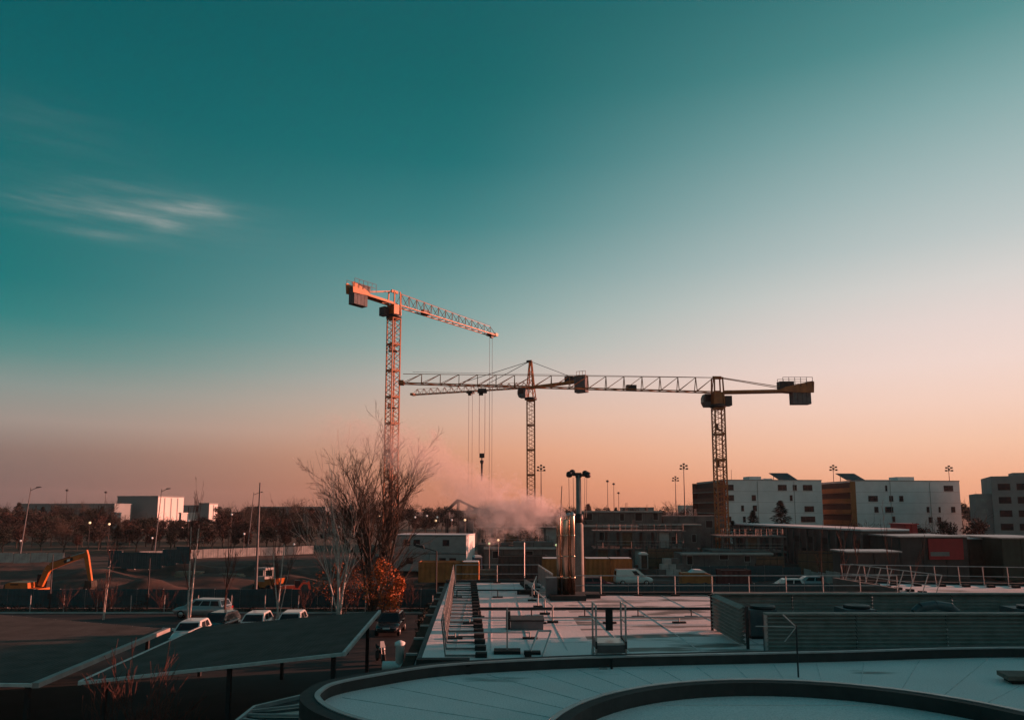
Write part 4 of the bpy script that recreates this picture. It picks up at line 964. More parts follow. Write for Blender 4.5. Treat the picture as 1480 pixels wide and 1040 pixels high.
# turned so that its right-hand face looks towards the sun
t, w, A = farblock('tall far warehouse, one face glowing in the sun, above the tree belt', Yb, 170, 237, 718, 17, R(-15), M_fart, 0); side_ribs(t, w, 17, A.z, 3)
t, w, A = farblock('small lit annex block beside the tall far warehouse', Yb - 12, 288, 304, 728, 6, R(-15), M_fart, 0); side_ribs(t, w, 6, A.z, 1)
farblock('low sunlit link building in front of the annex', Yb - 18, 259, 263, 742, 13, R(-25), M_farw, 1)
farblock('long low grey-teal far shed half hidden by the tree belt', 320, 30, 168, 729, 14, R(-2), M_fart, 5)
farblock('flat grey far shed at the end of the tree belt', 380, 262, 296, 731, 12, R(-4), M_fart, 2)
farblock('grey far roofline left of the construction cranes', 420, 356, 470, 733, 14, R(0), M_fart, 3)
farblock('far pale house row on the horizon behind the unfinished building', 430, 985, 1012, 731, 10, R(0), M_farw, 2)
farblock('far low grey block on the horizon beyond the stepped openings', 400, 900, 945, 734, 10, R(0), M_fart, 3)
# ------------------------------------------------------------------ masts and lamps
def flood_mast(label, px, Y, top, n=6, r=.16, group='stadium floodlight masts on the horizon', base=None):
    A = ony(px, top, Y); t = thing('floodlight_mast', label, 'floodlight', (A.x, Y, 0), 0, group); h = A.z
    MB().tube((0, 0, 0), (0, 0, h), r * 1.6, r * .8, 8).build('pole', M_dark, t); MB().box((0, 0, h - .4), (2.0, .15, .15)).build('cross_arm', M_dark, t); MB().box((0, 0, h - 1.5), (2.2, .15, .15)).build('cross_arm', M_dark, t)
    for i, (x, z) in enumerate(((-1, -.2), (0, .4), (1, -.2), (-1.15, -1.3), (1.15, -1.3), (0, -.9))[:n]): MB().box((x, -.2, h + z), (.75, .4, .6)).build('lamp_head', M_dark, t)
FL = 'slim floodlight mast standing on the horizon'
for lab, px, Y, top in (('floodlight mast rising between the steam and the four-lamp mast', 782, 260, 674), ('tallest floodlight mast left of the long-jib crane', 988, 270, 672), ('shorter floodlight mast beside the tallest one', 976, 330, 690),
                        ('floodlight mast rising behind the gap between the white flats', 1204, 290, 674), ('floodlight mast behind the right end of the second white block', 1371, 290, 675)): flood_mast(lab, px, Y, top)
for px, Y, top in ((878, 400, 695), (887, 420, 699), (97, 420, 708), (153, 430, 711), (894, 450, 712)):
    A = ony(px, top, Y); t = thing('distant_mast', 'thin distant mast with a small head on the horizon', 'mast', (A.x, Y, 0), 0, 'thin distant masts'); MB().tube((0, 0, 0), (0, 0, A.z), .22, .12, 6).build('pole', M_dark, t); MB().lathe((0, 0, A.z), [(.2, -.6), (.75, -.4), (.75, .3), (.2, .6)], 8).build('head', M_dark, t)
def street_lamp(label, px, Y, top, arm, r=.09, group='tall street lamps on the left', m=M_grey, lean=0):
    A = ony(px, top, Y); t = thing('street_lamp', label, 'street lamp', (A.x, Y, gz(A.x, Y))); h = A.z - t.location.z
    MB().tube((-lean, 0, 0), (0, 0, h), r * 1.5, r * .7, 8).build('pole', m, t)
    if arm:
        MB().tube((0, 0, h - .5), (arm, 0, h - .05), r * .6, n=6).build('arm', m, t); MB().prismy([(arm - .1, h - .12), (arm + .75, h + .0), (arm + .7, h + .12), (arm, h + .1)], -.16, .16).build('lamp_head', M_dark, t)
    MB().box((0, -.1, 1.2), (.28, .16, .5)).build('access_box', m, t)
    return t
street_lamp('tall leaning lamp post with a drooping head, at the left end of the pale wall', 45, 128, 704, 1.0, lean=1.1)
street_lamp('tall lamp post standing before the sunlit warehouse', 234, 138, 706, .9, lean=.8)
street_lamp('tall plain pole rising between the parked white cars and the bare tree', 376, 69.5, 697, 0, .10)
street_lamp('lamp post with short arm just left of the tall plain pole', 367, 150, 711, 1.1, lean=.9)
street_lamp('slim dark post beside the excavator', 77, 68.4, 800, 0, .05, m=M_dark); street_lamp('slim dark post near the earth heaps', 217, 67.8, 806, 0, .05, m=M_dark)
# dark lamp hanging over the cabins
o = ony(631, 796, 58); t = thing('street_lamp', 'dark street lamp with a drooping arm in front of the grey cabins', 'street lamp', (o.x, 58, 0))
MB().tube((0, 0, 0), (0, 0, o.z), .07, .05, 8).build('pole', M_dark, t); MB().tube((0, 0, o.z - .02), (-1.05, 0, o.z + .3), .04, n=6).build('arm', M_dark, t); MB().prismy([(-.95, o.z + .18), (-1.65, o.z + .36), (-1.6, o.z + .55), (-1.0, o.z + .42)], -.17, .17).build('lamp_head', M_dark, t)
# four-lamp mast behind the flues
o = ony(836, 684, 46); t = thing('four_lamp_mast', 'thick grey mast with four floodlights and hanging cables behind the flues', 'floodlight', (o.x, 46, 0)); h = o.z
m_mast = mat('weathered_grey_mast', (.20, .20, .19), .7, .1, .3, 1.5)
MB().lathe((0, 0, 0), [(.32, 0), (.27, h * .55), (.26, h * .72), (.17, h * .73), (.16, h - .1)], 14).build('pole', m_mast, t)
MB().lathe((0, 0, h * .73), [(.2, 0), (.27, .05), (.27, .5), (.2, .55)], 14).build('collar', M_dark, t)
MB().bar((-.5, 0, h - .05), (.5, 0, h - .12), .14, .16).build('cross_arm', M_dark, t); MB().box((0, 0, h - .1), (.36, .3, .3)).build('head_block', M_dark, t)
for x, y, z in ((-.58, -.15, -.05), (-.36, .2, .08), (.44, .2, .02), (.56, -.15, -.08)):
    l_ = MB().lathe((x, y, h + z), [(.06, .18), (.17, .12), (.2, -.05), (.16, -.17), (.05, -.2)], 12).build('floodlight_head', M_dark, t)
for x in (-.6, -.33, .40, .52): MB().tube((x, 0, h - .25), (x + (.02 if x < 0 else -.06), 0, h - 2.7), .014, n=4).build('hanging_cable', M_cable, t)
# lit lamps among the trees
M_lit = mat('lit_lamp_glass', (.8, .75, .6), .4, 0, .05, 1, emit=(1, .6, .32), estr=.6); M_litg = mat('lit_greenish_lamp_glass', (.8, .8, .6), .4, 0, .05, 1, emit=(.75, .9, .45), estr=.4); M_litw = mat('lit_white_lamp_glass', (.8, .8, .8), .4, 0, .05, 1, emit=(.8, .8, .75), estr=.08)
for px, py, Y, m in ((130, 755, 152, M_lit), (158, 757, 152, M_lit), (273, 752, 150, M_litw), (335, 743, 190, M_litw), (220, 777, 147, M_litw), (30, 781, 146, M_litw), (353, 771, 147, M_litw), (399, 767, 170, M_litw), (425, 786, 147, M_litw), (600, 747, 180, M_litw), (617, 745, 185, M_litw), (630, 752, 175, M_lit),  # some pale ones are boxes on poles, given the lamps' faint glow
                     (632, 747, 190, M_litw), (707, 785, 106, M_litg), (804, 787, 106, M_litg), (653, 751, 160, M_litw), (672, 751, 160, M_lit), (720, 780, 104, M_lit), (490, 761, 165, M_litw), (548, 745, 185, M_lit)):
    A = ony(px, py, Y); t = thing('path_lamp', 'small %s lamp glowing on a thin post %s' % ('warm yellow' if m is M_lit else 'greenish' if m is M_litg else 'pale', 'in the tree belt' if px < 480 else 'beyond the site cabins' if px < 700 else 'by the brown container'), 'lamp', (A.x, Y, 0), 0, 'small lit lamps')
    MB().tube((0, 0, 0), (0, 0, A.z), .07, .05, 5).build('post', M_dark, t); r = .0021 * Y * (.62 if m is M_litw else .7); MB().lathe((0, 0, A.z), [(r * .4, -r), (r, -r * .4), (r, r * .4), (r * .4, r)], 10).build('lamp_globe', m, t)
# ------------------------------------------------------------------ vehicles
def vehicle(label, cat_, name, loc, rz, paint, Ln, Wd, st, cabin, win, wheel_x, wr=.31, group=None, side_n=2, lights=True):
    t = thing(name, label, cat_, loc, rz, group); hw = Wd / 2
    rings = []
    for (x, zb, zt, k) in st:
        w_ = hw * k; rings.append([(x, -w_ * .86, zb), (x, -w_, zb + .16), (x, -w_, zb + (zt - zb) * .62), (x, -w_ * .93, zt - .05), (x, -w_ * .7, zt), (x, w_ * .7, zt), (x, w_ * .93, zt - .05), (x, w_, zb + (zt - zb) * .62), (x, w_, zb + .16), (x, w_ * .86, zb)])
    body = MB().loft(rings).build('body', paint, t)
    (b0, b1, zb, kb), (t0, t1, zt, kt) = cabin
    m0, m1, zm, km = b0 + (t0 - b0) * .9, b1 + (t1 - b1) * .9, zb + (zt - zb) * .88, kb + (kt - kb) * .86
    cor = lambda a, b, k, z: [(a, -hw * k, z), (b, -hw * k, z), (b, hw * k, z), (a, hw * k, z)]
    R0, R1, R2 = cor(b0, b1, kb, zb), cor(m0, m1, km, zm), cor(t0 + .08, t1 - .1, kt * .92, zt)
    cb = MB().loft([R0, R1, R2], False).build('cabin', paint, t)
    def pane(a, b, c, d, u0, u1, v0, v1, nm='window'):
        a, b, c, d = map(Vector, (a, b, c, d)); n = (b - a).cross(d - a).normalized() * .012
        P = lambda u, v: a.lerp(b, u).lerp(d.lerp(c, u), v)
        MB().quad(P(u0, v0) + n, P(u1, v0) + n, P(u1, v1) + n, P(u0, v1) + n).build(nm, M_glass, cb)
    pane(R0[1], R0[2], R1[2], R1[1], .06, .94, .1, .94, 'windscreen'); pane(R0[3], R0[0], R1[0], R1[3], .08, .92, .2, .92, 'rear_window')
    for (u0, u1) in win: pane(R0[0], R0[1], R1[1], R1[0], u0, u1, .14, .92, 'side_window'); pane(R0[2], R0[3], R1[3], R1[2], 1 - u1, 1 - u0, .14, .92, 'side_window')
    for x in wheel_x:
        for s in (-1, 1):
            y = s * (hw - .1)
            w_ = MB().lathe((x, y - .1, wr), [(wr * .6, 0), (wr * .96, .0), (wr, .04), (wr, .16), (wr * .96, .2), (wr * .6, .2)], 18, 'y').build('tyre', M_black, t)
            MB().lathe((x, y - .115 if s < 0 else y + .1, wr), [(wr * .25, 0), (wr * .62, .003), (wr * .6, .014)], 12, 'y').build('rim', M_galv, w_)
    xf, xr = st[-1][0], st[0][0]
    for s in (-1, 1):
        f = MB().box((xf - .12, s * hw * .62, st[-1][2] - .07), (.26, .34, .14)).build('headlight', M_capm, t); MB().box((xr + .05, s * hw * .68, st[0][2] - .12), (.14, .22, .2)).build('tail_light', mat('tail_light_red', (.3, .01, .01), .3, 0, .1, 1), t)
        MB().box((b1 - .45 if b1 > 0 else b1, s * (hw + .08), zb + .08), (.12, .18, .13)).build('wing_mirror', paint, t)
    MB().box((xf - .02, 0, st[-1][1] + .12), (.08, Wd * .72, .16)).build('bumper', M_dark, t); MB().box((xf + .01, 0, st[-1][1] + .2), (.03, .5, .1)).build('number_plate', M_white, t)
    return t
HST = [(-2.0, .45, .86, .84), (-1.85, .28, .97, .95), (-1.2, .22, .98, 1), (0, .2, .96, 1), (.8, .2, .95, 1), (1.3, .22, .87, .98), (1.75, .28, .76, .92), (1.98, .42, .64, .72)]
HCB = ((-1.88, 1.02, .93, .93), (-1.5, .28, 1.48, .74)); HW = ((.12, .42), (.46, .8))
M_cw = mat('white_car_paint', (.62, .62, .60), .3, 0, .06, 1, coat=.5); M_csil = mat('silver_car_paint', (.32, .33, .34), .3, .5, .08, 1, coat=.4); M_cblk = mat('black_car_paint', (.02, .02, .022), .25, 0, .1, 1, coat=.5); M_cblu = mat('pale_blue_car_paint', (.30, .38, .42), .3, .2, .08, 1, coat=.4)
def hatch(label, px, Y, rz, paint, grp=None, sc_=1.0):
    return vehicle(label, 'car', 'parked_car', (xat(px, Y), Y, .02), rz, paint, 4, 1.76, HST, HCB, HW, (-1.25, 1.25), group=grp)
hatch('white hatchback parked at the gap between the two carports, nose towards them', 285, 51.3, R(-84), M_cw)
hatch('white hatchback behind the carport tilting upwards, right of the dark car', 376, 55.2, R(-86), M_cw)
hatch('small white hatchback behind the carport, beside another white one and nearer the bare tree', 427, 55.6, R(-86), M_cw)
hatch('black car parked between the silver estate and the white hatchbacks', 324, 55.5, R(-95), M_cblk)
hatch('black car facing the camera past the raised corner of the carport', 568, 55.5, R(-90), M_cblk)
EST = [(-2.3, .45, .95, .86), (-2.1, .28, 1.02, .96), (-1.2, .24, 1.03, 1), (0, .22, 1.02, 1), (1.0, .22, 1.0, 1), (1.5, .24, .94, .98), (2.0, .3, .84, .92), (2.25, .45, .7, .74)]
vehicle('silver estate car parked side-on by the verge', 'car', 'parked_car', (xat(300, 63.3), 63.3, .02), R(172), M_csil, 4.5, 1.82, EST, ((-2.15, 1.25, .98, .93), (-1.85, .5, 1.55, .76)), ((.06, .3), (.33, .58), (.61, .84)), (-1.4, 1.4), .34)
VST = [(-2.2, .4, 1.05, .92), (-2.1, .3, 1.1, .98), (-1.0, .26, 1.1, 1), (.3, .26, 1.1, 1), (1.1, .26, 1.08, 1), (1.6, .28, .98, .98), (2.05, .32, .88, .92), (2.25, .45, .72, .76)]
vehicle('small white panel van parked in front of the ochre containers', 'van', 'panel_van', (xat(913, 89.5), 89.5, .04), R(2), M_cw, 4.5, 1.85, VST, ((-2.14, 1.4, 1.05, .96), (-2.06, .45, 1.86, .84)), ((.66, .86),), (-1.4, 1.4), .33)
hatch('white hatchback on the gravel yard before the teal hoarding', 1131, 82, R(175), M_cw); hatch('pale grey hatchback half hidden behind the other on the gravel yard', 1162, 85, R(172), M_csil)
hatch('pale blue car on the gravel near the end of the patchy roof rail', 1165, 73, R(178), M_cblu); hatch('dark red car behind the base of the four-lamp mast', 862, 84, R(4), mat('dark_red_car_paint', (.12, .02, .025), .3, 0, .1, 1, coat=.4))
# motorbike
o = ony(552, 945, 45.5); t = thing('motorbike', 'dark motorbike with pale screen standing beside the raised corner of the carport', 'motorbike', (o.x, 45, .02), R(-65))
for x in (-.68, .70):
    w_ = MB().lathe((x, -.06, .31), [(.22, 0), (.3, .0), (.31, .06), (.3, .12), (.22, .12)], 18, 'y').build('wheel', M_black, t); MB().lathe((x, -.03, .31), [(.03, 0), (.2, .02), (.2, .05), (.03, .07)], 12, 'y').build('rim', M_galv, w_)
MB().loft([[(x, -w * .6, z0), (x, -w, (z0 + z1) / 2), (x, -w * .5, z1), (x, w * .5, z1), (x, w, (z0 + z1) / 2), (x, w * .6, z0)] for x, w, z0, z1 in ((-.25, .1, .6, .74), (0, .16, .58, .9), (.25, .15, .6, .94), (.42, .08, .7, .86))]).build('tank', M_cblk, t)
MB().loft([[(x, -w, z), (x, -w, z + .09), (x, w, z + .09), (x, w, z)] for x, w, z in ((-.85, .08, .84), (-.6, .13, .76), (-.2, .11, .72))]).build('seat', M_black, t)
MB().b2((-.3, -.14, .28), (.3, .14, .6)).build('engine', M_dark, t)
for y in (-.09, .09): MB().tube((.70, y, .31), (.42, y, .95), .028, n=6).build('fork', M_galv, t)
MB().tube((.36, -.36, 1.02), (.36, .36, 1.02), .018, n=6).build('handlebar', M_dark, t); MB().lathe((.55, 0, .86), [(.03, 0), (.1, .03), (.1, .1)], 12, 'x').build('headlight', M_capm, t)
MB().add([(.5, -.16, .95), (.5, .16, .95), (.3, .11, 1.28), (.3, -.11, 1.28)], [(0, 1, 2, 3)]).build('windscreen', M_white, t); MB().tube((-.1, .17, .3), (-.75, .2, .42), .045, n=8).build('exhaust', M_chrome, t)
# ------------------------------------------------------------------ excavators
M_exc = mat('excavator_orange_paint', (.46, .13, .025), .45, 0, .25, 1.2); M_excd = mat('faded_red_pipe', (.25, .05, .04), .5, 0, .2, 1)
def track(t, y):
    P = [(-1.7, .42), (-1.5, .1), (-1.2, .0), (1.2, 0), (1.5, .1), (1.7, .42), (1.5, .74), (1.2, .84), (-1.2, .84), (-1.5, .74)]
    tr = MB().prismy(P, y - .28, y + .28).build('track', M_black, t)
    for x in (-1.25, -.6, 0, .6, 1.25): MB().lathe((x, y - .31, .42 if abs(x) > 1 else .25), [(.1, 0), (.3 if abs(x) > 1 else .2, .0), (.3 if abs(x) > 1 else .2, .62), (.1, .62)], 12, 'y').build('roller', M_dark, tr)
def excavator(label, loc, rz, boom, stick, paint, mark=True, s=1.0):
    t = thing('excavator', label, 'excavator', loc, rz); t.scale = (s,) * 3
    track(t, -1.05); track(t, 1.05); MB().box((0, 0, .75), (1.6, 1.6, .45)).build('undercarriage', M_dark, t)
    MB().prismy([(-2.1, 1.15), (-1.9, 1.0), (1.2, 1.0), (1.25, 1.5), (.3, 1.6), (.25, 2.15), (-1.7, 2.2), (-2.1, 2.0)], -1.2, 1.15).build('house', paint, t)
    MB().prismy([(-2.35, 1.15), (-1.95, 1.05), (-1.95, 2.0), (-2.25, 1.95)], -1.15, 1.1).build('counterweight', M_dkb, t)
    c = MB().prismy([(.25, 1.5), (1.3, 1.5), (1.4, 2.2), (1.15, 2.95), (.3, 2.95)], .25, 1.15).build('cab', M_dark, t)
    MB().quad((1.37, .33, 1.9), (1.37, 1.07, 1.9), (1.2, 1.07, 2.85), (1.2, .33, 2.85)).build('cab_window', M_glass, c); MB().quad((.35, .235, 1.9), (1.25, .235, 1.9), (1.1, .235, 2.85), (.35, .235, 2.85)).build('cab_window', M_glass, c)
    if mark: MB().b2((-1.55, -1.22, 1.92), (-.7, -1.203, 2.04)).build('dark_marking', M_black, t)
    b = MB()
    for (x0, z0, h0), (x1, z1, h1) in zip(boom, boom[1:]):
        vs = []
        dx_, dz_ = x1 - x0, z1 - z0; l_ = math.hypot(dx_, dz_); nx_, nz_ = -dz_ / l_, dx_ / l_
        for y in (-.38, -.02):
            vs += [(x0 + nx_ * h0 / 2, y, z0 + nz_ * h0 / 2), (x0 - nx_ * h0 / 2, y, z0 - nz_ * h0 / 2), (x1 - nx_ * h1 / 2, y, z1 - nz_ * h1 / 2), (x1 + nx_ * h1 / 2, y, z1 + nz_ * h1 / 2)]
        b.add(vs, [(0, 1, 2, 3), (7, 6, 5, 4), (0, 3, 7, 4), (1, 5, 6, 2), (0, 4, 5, 1), (3, 2, 6, 7)])
    bo = b.build('boom', paint, t); (x0, z0, _), (x1, z1, _) = boom[-2], boom[-1]
    MB().tube((x0, -.2, z0 + .38), (x0 * .45 + x1 * .55, -.2, z0 * .45 + z1 * .55 + .36), .08, n=8).build('hydraulic_ram', M_excd, bo); MB().tube((x0 * .45 + x1 * .55, -.2, z0 * .45 + z1 * .55 + .36), (x1, -.2, z1 + .3), .045, n=8).build('ram_rod', M_galv, bo)
    if mark:
        u = .52; c_ = (x0 + (x1 - x0) * u, z0 + (z1 - z0) * u); a_ = math.atan2(z1 - z0, x1 - x0)
        def rot(x, z, y): return (c_[0] + x * math.cos(a_) - z * math.sin(a_), y, c_[1] + x * math.sin(a_) + z * math.cos(a_))
        MB().quad(rot(-.5, -.16, -.385), rot(.5, -.16, -.385), rot(.5, .16, -.385), rot(-.5, .16, -.385)).build('black_marking', M_black, bo); MB().add([rot(-.2, -.1, -.39), rot(.16, -.1, -.39), rot(.2, .1, -.39), rot(-.1, .12, -.39)], [(0, 1, 2, 3)]).build('pale_marking', M_white, bo)
    (x2, z2) = stick
    MB().prismy([(x1 - .22, z1 + .05), (x1 + .1, z1 + .5), (x1 + .3, z1 - .1), (x2 + .2, z2), (x2 - .15, z2)], -.36, -.06).build('stick', paint, t)
    MB().prismy([(x2 - .3, z2 + .15), (x2 + .35, z2 + .1), (x2 + .45, z2 - .5), (x2 + .1, z2 - .95), (x2 - .55, z2 - .85), (x2 - .35, z2 - .4)], -.75, .35).build('bucket', M_dkb, t)
    return t
e = ony(47, 842, 80); ez = gz(e.x, 80)
kx = lambda px: xat(px, 79.8) - e.x; kz = lambda py: zat(py, 79.8) - ez
excavator('orange excavator working in the earth pit, its boom raised over the teal hoarding', (e.x, 80, ez), 0, [(kx(67), kz(846), .5), (kx(75), kz(824), .6), (kx(80), kz(818), .72), (kx(129), kz(801), .36)], (kx(138), kz(840)), M_exc)
e = ony(386, 836, 88); ez = gz(e.x, 88)
t = thing('site_dumper', 'small site dumper with pale cab and orange skip, by the tall plain pole', 'dumper', (e.x, 88, ez), R(-20))
MB().b2((-1.2, -.8, .55), (.5, .8, 1.2)).build('chassis', M_exc, t); MB().prismy([(.4, .7), (1.6, .9), (1.9, 1.6), (.3, 1.5)], -.85, .85).build('skip', M_exc, t)
for x in (-1.1, .2):
    for y in (-.7, .7): MB().bar((x, y, 1.2), (x, y, 2.6), .12).build('cab_pillar', M_cabin, t)
MB().b2((-1.2, -.76, 2.5), (.3, .76, 2.58)).build('cab_frame', M_cabin, t); MB().b2((-1.25, -.8, 2.6), (.35, .8, 2.75)).build('cab_roof', M_cabin, t); MB().b2((-1.12, -.72, 1.2), (.22, .72, 1.75)).build('cab_panel', M_cabin, t)
for x in (-.8, 1.0):
    for y in (-.95, .95): MB().lathe((x, y - .15, .45), [(.2, 0), (.44, .02), (.44, .28), (.2, .3)], 16, 'y').build('wheel', M_black, t)
e = ony(424, 838, 84); ez = gz(e.x, 84)
excavator('dark red mini digger crouching among the heaps right of the dumper', (e.x, 84, ez), R(20), [(.9, 1.4, .3), (1.6, 2.5, .35), (2.6, 2.4, .28)], (3.0, 1.0), mat('red_orange_machine_paint', (.42, .06, .03), .5, 0, .25, 1), False, .62)
# pipe and timber stacks lying about the site
M_pl = mat('pale_timber', (.25, .2, .15), .9, 0, .3, 2)
for k, (px, py, lab) in enumerate(((140, 806, 'pale stack of boards by the short teal hoarding'), (275, 815, 'pale boards stacked on bearers among the earth heaps'), (335, 815, 'grey-brown board stack before the pale wall'), (710, 812, 'board stack beside the ochre container on the site'), (905, 806, 'board stack at the foot of the unfinished building'))):
    Y_ = (110, 104, 106, 100, 102)[k]; o = ony(px, py, Y_); g0 = gz(o.x, Y_); t = thing('board_stack', lab, 'board stack', (o.x, Y_, g0 + .02), rnd.uniform(-.3, .3))
    for j in range(4): MB().b2((-1.8 + rnd.uniform(-.2, .2), -.6, .12 + j * .2), (1.8 + rnd.uniform(-.2, .2), .6, .29 + j * .2)).build('board_layer', M_pl, t)
    for x in (-1.2, 1.2): MB().b2((x - .08, -.62, 0), (x + .08, .62, .12)).build('bearer', M_brown, t)
# ------------------------------------------------------------------ loose site furniture
M_ply = mat('weathered_plywood', (.13, .085, .055), .9, 0, .35, 1.5); M_bar = mat('dull_red_white_barrier', (.30, .12, .10), .7, 0, .3, 2)
def formwork(lab, px, Y_, w, h, rz, n=4):
    x = xat(px, Y_); t = thing('formwork_rack', lab, 'formwork', (x, Y_, gz(x, Y_) + .03), rz)
    for i in range(n):
        p = MB().b2((i * w / n + .03, 0, .1), ((i + 1) * w / n - .03, .1, h)).build('shutter_panel', M_ply, t)
        for z in (.4, h * .55, h - .3): MB().b2((i * w / n + .03, -.08, z - .05), ((i + 1) * w / n - .03, 0, z + .05)).build('waler', M_dark, p)
    for x_ in (.2, w - .2): MB().bar((x_, .1, h * .8), (x_, 1.6, .0), .1).build('prop', M_dark, t)
for a in (('plywood shutter rack standing left of the low concrete storey', 935, 112, 5, 3.0, R(6)), ('plywood shutter rack leaning by the foot of the long-jib crane', 1010, 116, 4, 2.6, R(-8)), ('plywood shutter rack before the scaffold tower', 735, 122, 4.5, 2.8, R(4)), ('plywood shutter rack behind the small white cars', 1090, 99, 4, 2.4, R(10)), ('plywood shutter rack near the corner of the long hall', 1150, 102, 5, 3.2, R(-20))): formwork(*a)
def tank(lab, px, Y_, m):
    x = xat(px, Y_); t = thing('site_toilet', lab, 'cabin', (x, Y_, gz(x, Y_) + .03), rnd.uniform(-.4, .4)); MB().b2((-.55, -.55, .1), (.55, .55, 2.1)).build('body', m, t); MB().prismy([(-.6, 2.1), (.6, 2.1), (.35, 2.35), (-.35, 2.35)], -.6, .6).build('roof', M_white, t); MB().b2((-.4, -.58, .2), (.4, -.55, 1.95)).build('door', M_dkb, t)
tank('small blue site toilet by the low concrete slab', 690, 104, mat('dull_blue_plastic', (.10, .16, .24), .6, 0, .2, 1)); tank('small grey site toilet beside the unfinished building', 928, 104, M_cabin)
for k, (px, Y_, lab) in enumerate(((700, 118, 'stack of precast blocks beyond the brown container'), (815, 108, 'stack of precast blocks right of the steel flues'), (950, 100, 'stack of precast blocks before the unfinished building'), (1060, 108, 'stack of precast blocks on the low concrete storey side'), (880, 106, 'stack of precast blocks behind the ochre containers'))):
    x = xat(px, Y_); t = thing('block_stack', lab, 'block stack', (x, Y_, gz(x, Y_) + .02), rnd.uniform(-.2, .2))
    for r_ in range(3):
        for c_ in range(4 - r_): MB().b2((c_ * 1.05 + r_ * .4, 0, r_ * .72), (c_ * 1.05 + r_ * .4 + 1.0, .9, r_ * .72 + .7)).build('block', M_conc_l if (r_ + c_) % 3 else M_conc, t)
for k, (px, Y_, lab) in enumerate(((770, 103, 'row of dull striped barriers behind the brown container'), (1000, 97, 'row of dull striped barriers by the orange plant trailer'))):
    x = xat(px, Y_); t = thing('barrier_row', lab, 'barrier', (x, Y_, gz(x, Y_) + .05), rnd.uniform(-.15, .15))
    for i in range(5):
        p = MB().b2((i * 2.1, -.03, .55), (i * 2.1 + 1.95, .03, .95)).build('barrier_board', M_bar if i % 2 else M_cabin, t)
        for e in (.2, 1.75): MB().b2((i * 2.1 + e - .04, -.25, 0), (i * 2.1 + e + .04, .25, .55)).build('foot', M_dark, p)
# ------------------------------------------------------------------ trees
def grow(tr, br, rg, p, d, L_, r, lev, maxlev, up, spread, nch, segs=4, wob=.18, thin=.62, minr=.006, clen=(.52, .78)):
    pts = [p]; q = p.copy(); dd = d.copy(); sl = L_ / segs
    for i in range(segs):
        dd = (dd + Vector((rg.gauss(0, wob), rg.gauss(0, wob), rg.gauss(0, wob * .6) + up * .5))).normalized(); q = q + dd * sl; pts.append(q.copy())
    tgt = tr if lev == 0 else br; n = 7 if lev == 0 else (5 if lev == 1 else 3)
    for i in range(segs):
        r0 = r * (1 - .6 * i / segs); r1 = r * (1 - .6 * (i + 1) / segs); tgt.tube(pts[i], pts[i + 1], max(minr, r0), max(minr, r1), n, cap=False)
    if lev >= maxlev: return
    k = nch[min(lev, len(nch) - 1)]
    for c in range(k):
        f = rg.uniform(.28, 1.0) if c else 1.0; i = min(segs - 1, int(f * segs)); pos = pts[i].lerp(pts[i + 1], f * segs - i if i < segs else 1)
        ax = dd.orthogonal().normalized(); ax.rotate(Matrix.Rotation(rg.uniform(0, 6.283), 3, dd)); nd_ = dd.copy(); nd_.rotate(Matrix.Rotation(rg.uniform(.5, 1) * spread, 3, ax)); 
        grow(tr, br, rg, pos, nd_, L_ * rg.uniform(*clen), max(minr, r * (1 - .6 * f) * thin * 1.15), lev + 1, maxlev, up, spread, nch, max(2, segs - 1), wob, thin, minr, clen)
def bare_tree(name, label, x, y, seed, stems, maxlev, nch, up=.12, spread=R(38), m=M_bark, twig=None, group=None, minr=.012, clen=(.52, .78), z=None, wob=.07):
    rg = random.Random(seed); tr, br = MB(), MB(); t = thing(name, label, 'tree', (x, y, gz(x, y) if z is None else z), 0, group)
    for (dx_, dy_, L_, r) in stems: grow(tr, br, rg, Vector((rg.uniform(-.12, .12), rg.uniform(-.12, .12), -.05)), Vector((dx_, dy_, 1)).normalized(), L_, r, 0, maxlev, up, spread, nch, 5, wob, .62, minr, clen)
    tr.build('trunk', m, t); br.build('crown', twig or m, t); return t
bt = bare_tree('bare_tree', 'big many-stemmed bare tree rising in front of the tallest crane mast', xat(541, 63.4), 63.4, 5, [(-.10, 0, 9.8, .17), (.12, .1, 10.0, .17), (-.27, .05, 8.8, .13), (.33, -.1, 9.2, .15), (.02, -.2, 9.2, .14), (.22, .15, 8.6, .11)], 4, [11, 7, 5, 3], .04, R(32), M_bark, M_bark, minr=.009, clen=(.33, .52), wob=.03)
bare_tree('birch_tree', 'pale-barked birch with forked trunk in front of the big bare tree', xat(493, 61.9), 61.9, 11, [(-.04, 0, 6.8, .15), (.10, 0, 6.0, .12), (-.30, .1, 5.4, .08)], 3, [6, 4, 3], .12, R(30), M_birch, M_birch, minr=.011, wob=.04)
bare_tree('slender_tree', 'pair of slim sunlit trunks just behind the white hatchback by the carports', xat(281, 60.5), 60.5, 21, [(-.02, 0, 7.6, .09), (.05, 0, 7.8, .09)], 3, [7, 4, 3], .2, R(20), M_birch, M_redtwig, wob=.012, minr=.008, clen=(.25, .4))
bare_tree('slender_tree', 'slim reddish bare sapling beside the silver estate car', xat(329, 61), 61, 22, [(.0, 0, 5.6, .07), (.14, 0, 3.8, .04)], 3, [6, 4, 3], .2, R(24), M_redtwig, M_redtwig, wob=.012, minr=.008, clen=(.3, .45))
bare_tree('slender_tree', 'V-shaped pair of pale trunks between the white hatchbacks and the birch', xat(407, 61), 61, 23, [(-.16, 0, 5.6, .08), (.08, 0, 6.2, .08), (.2, 0, 4.2, .04)], 3, [6, 4, 3], .16, R(26), M_birch, M_redtwig, wob=.012, minr=.008, clen=(.3, .48))
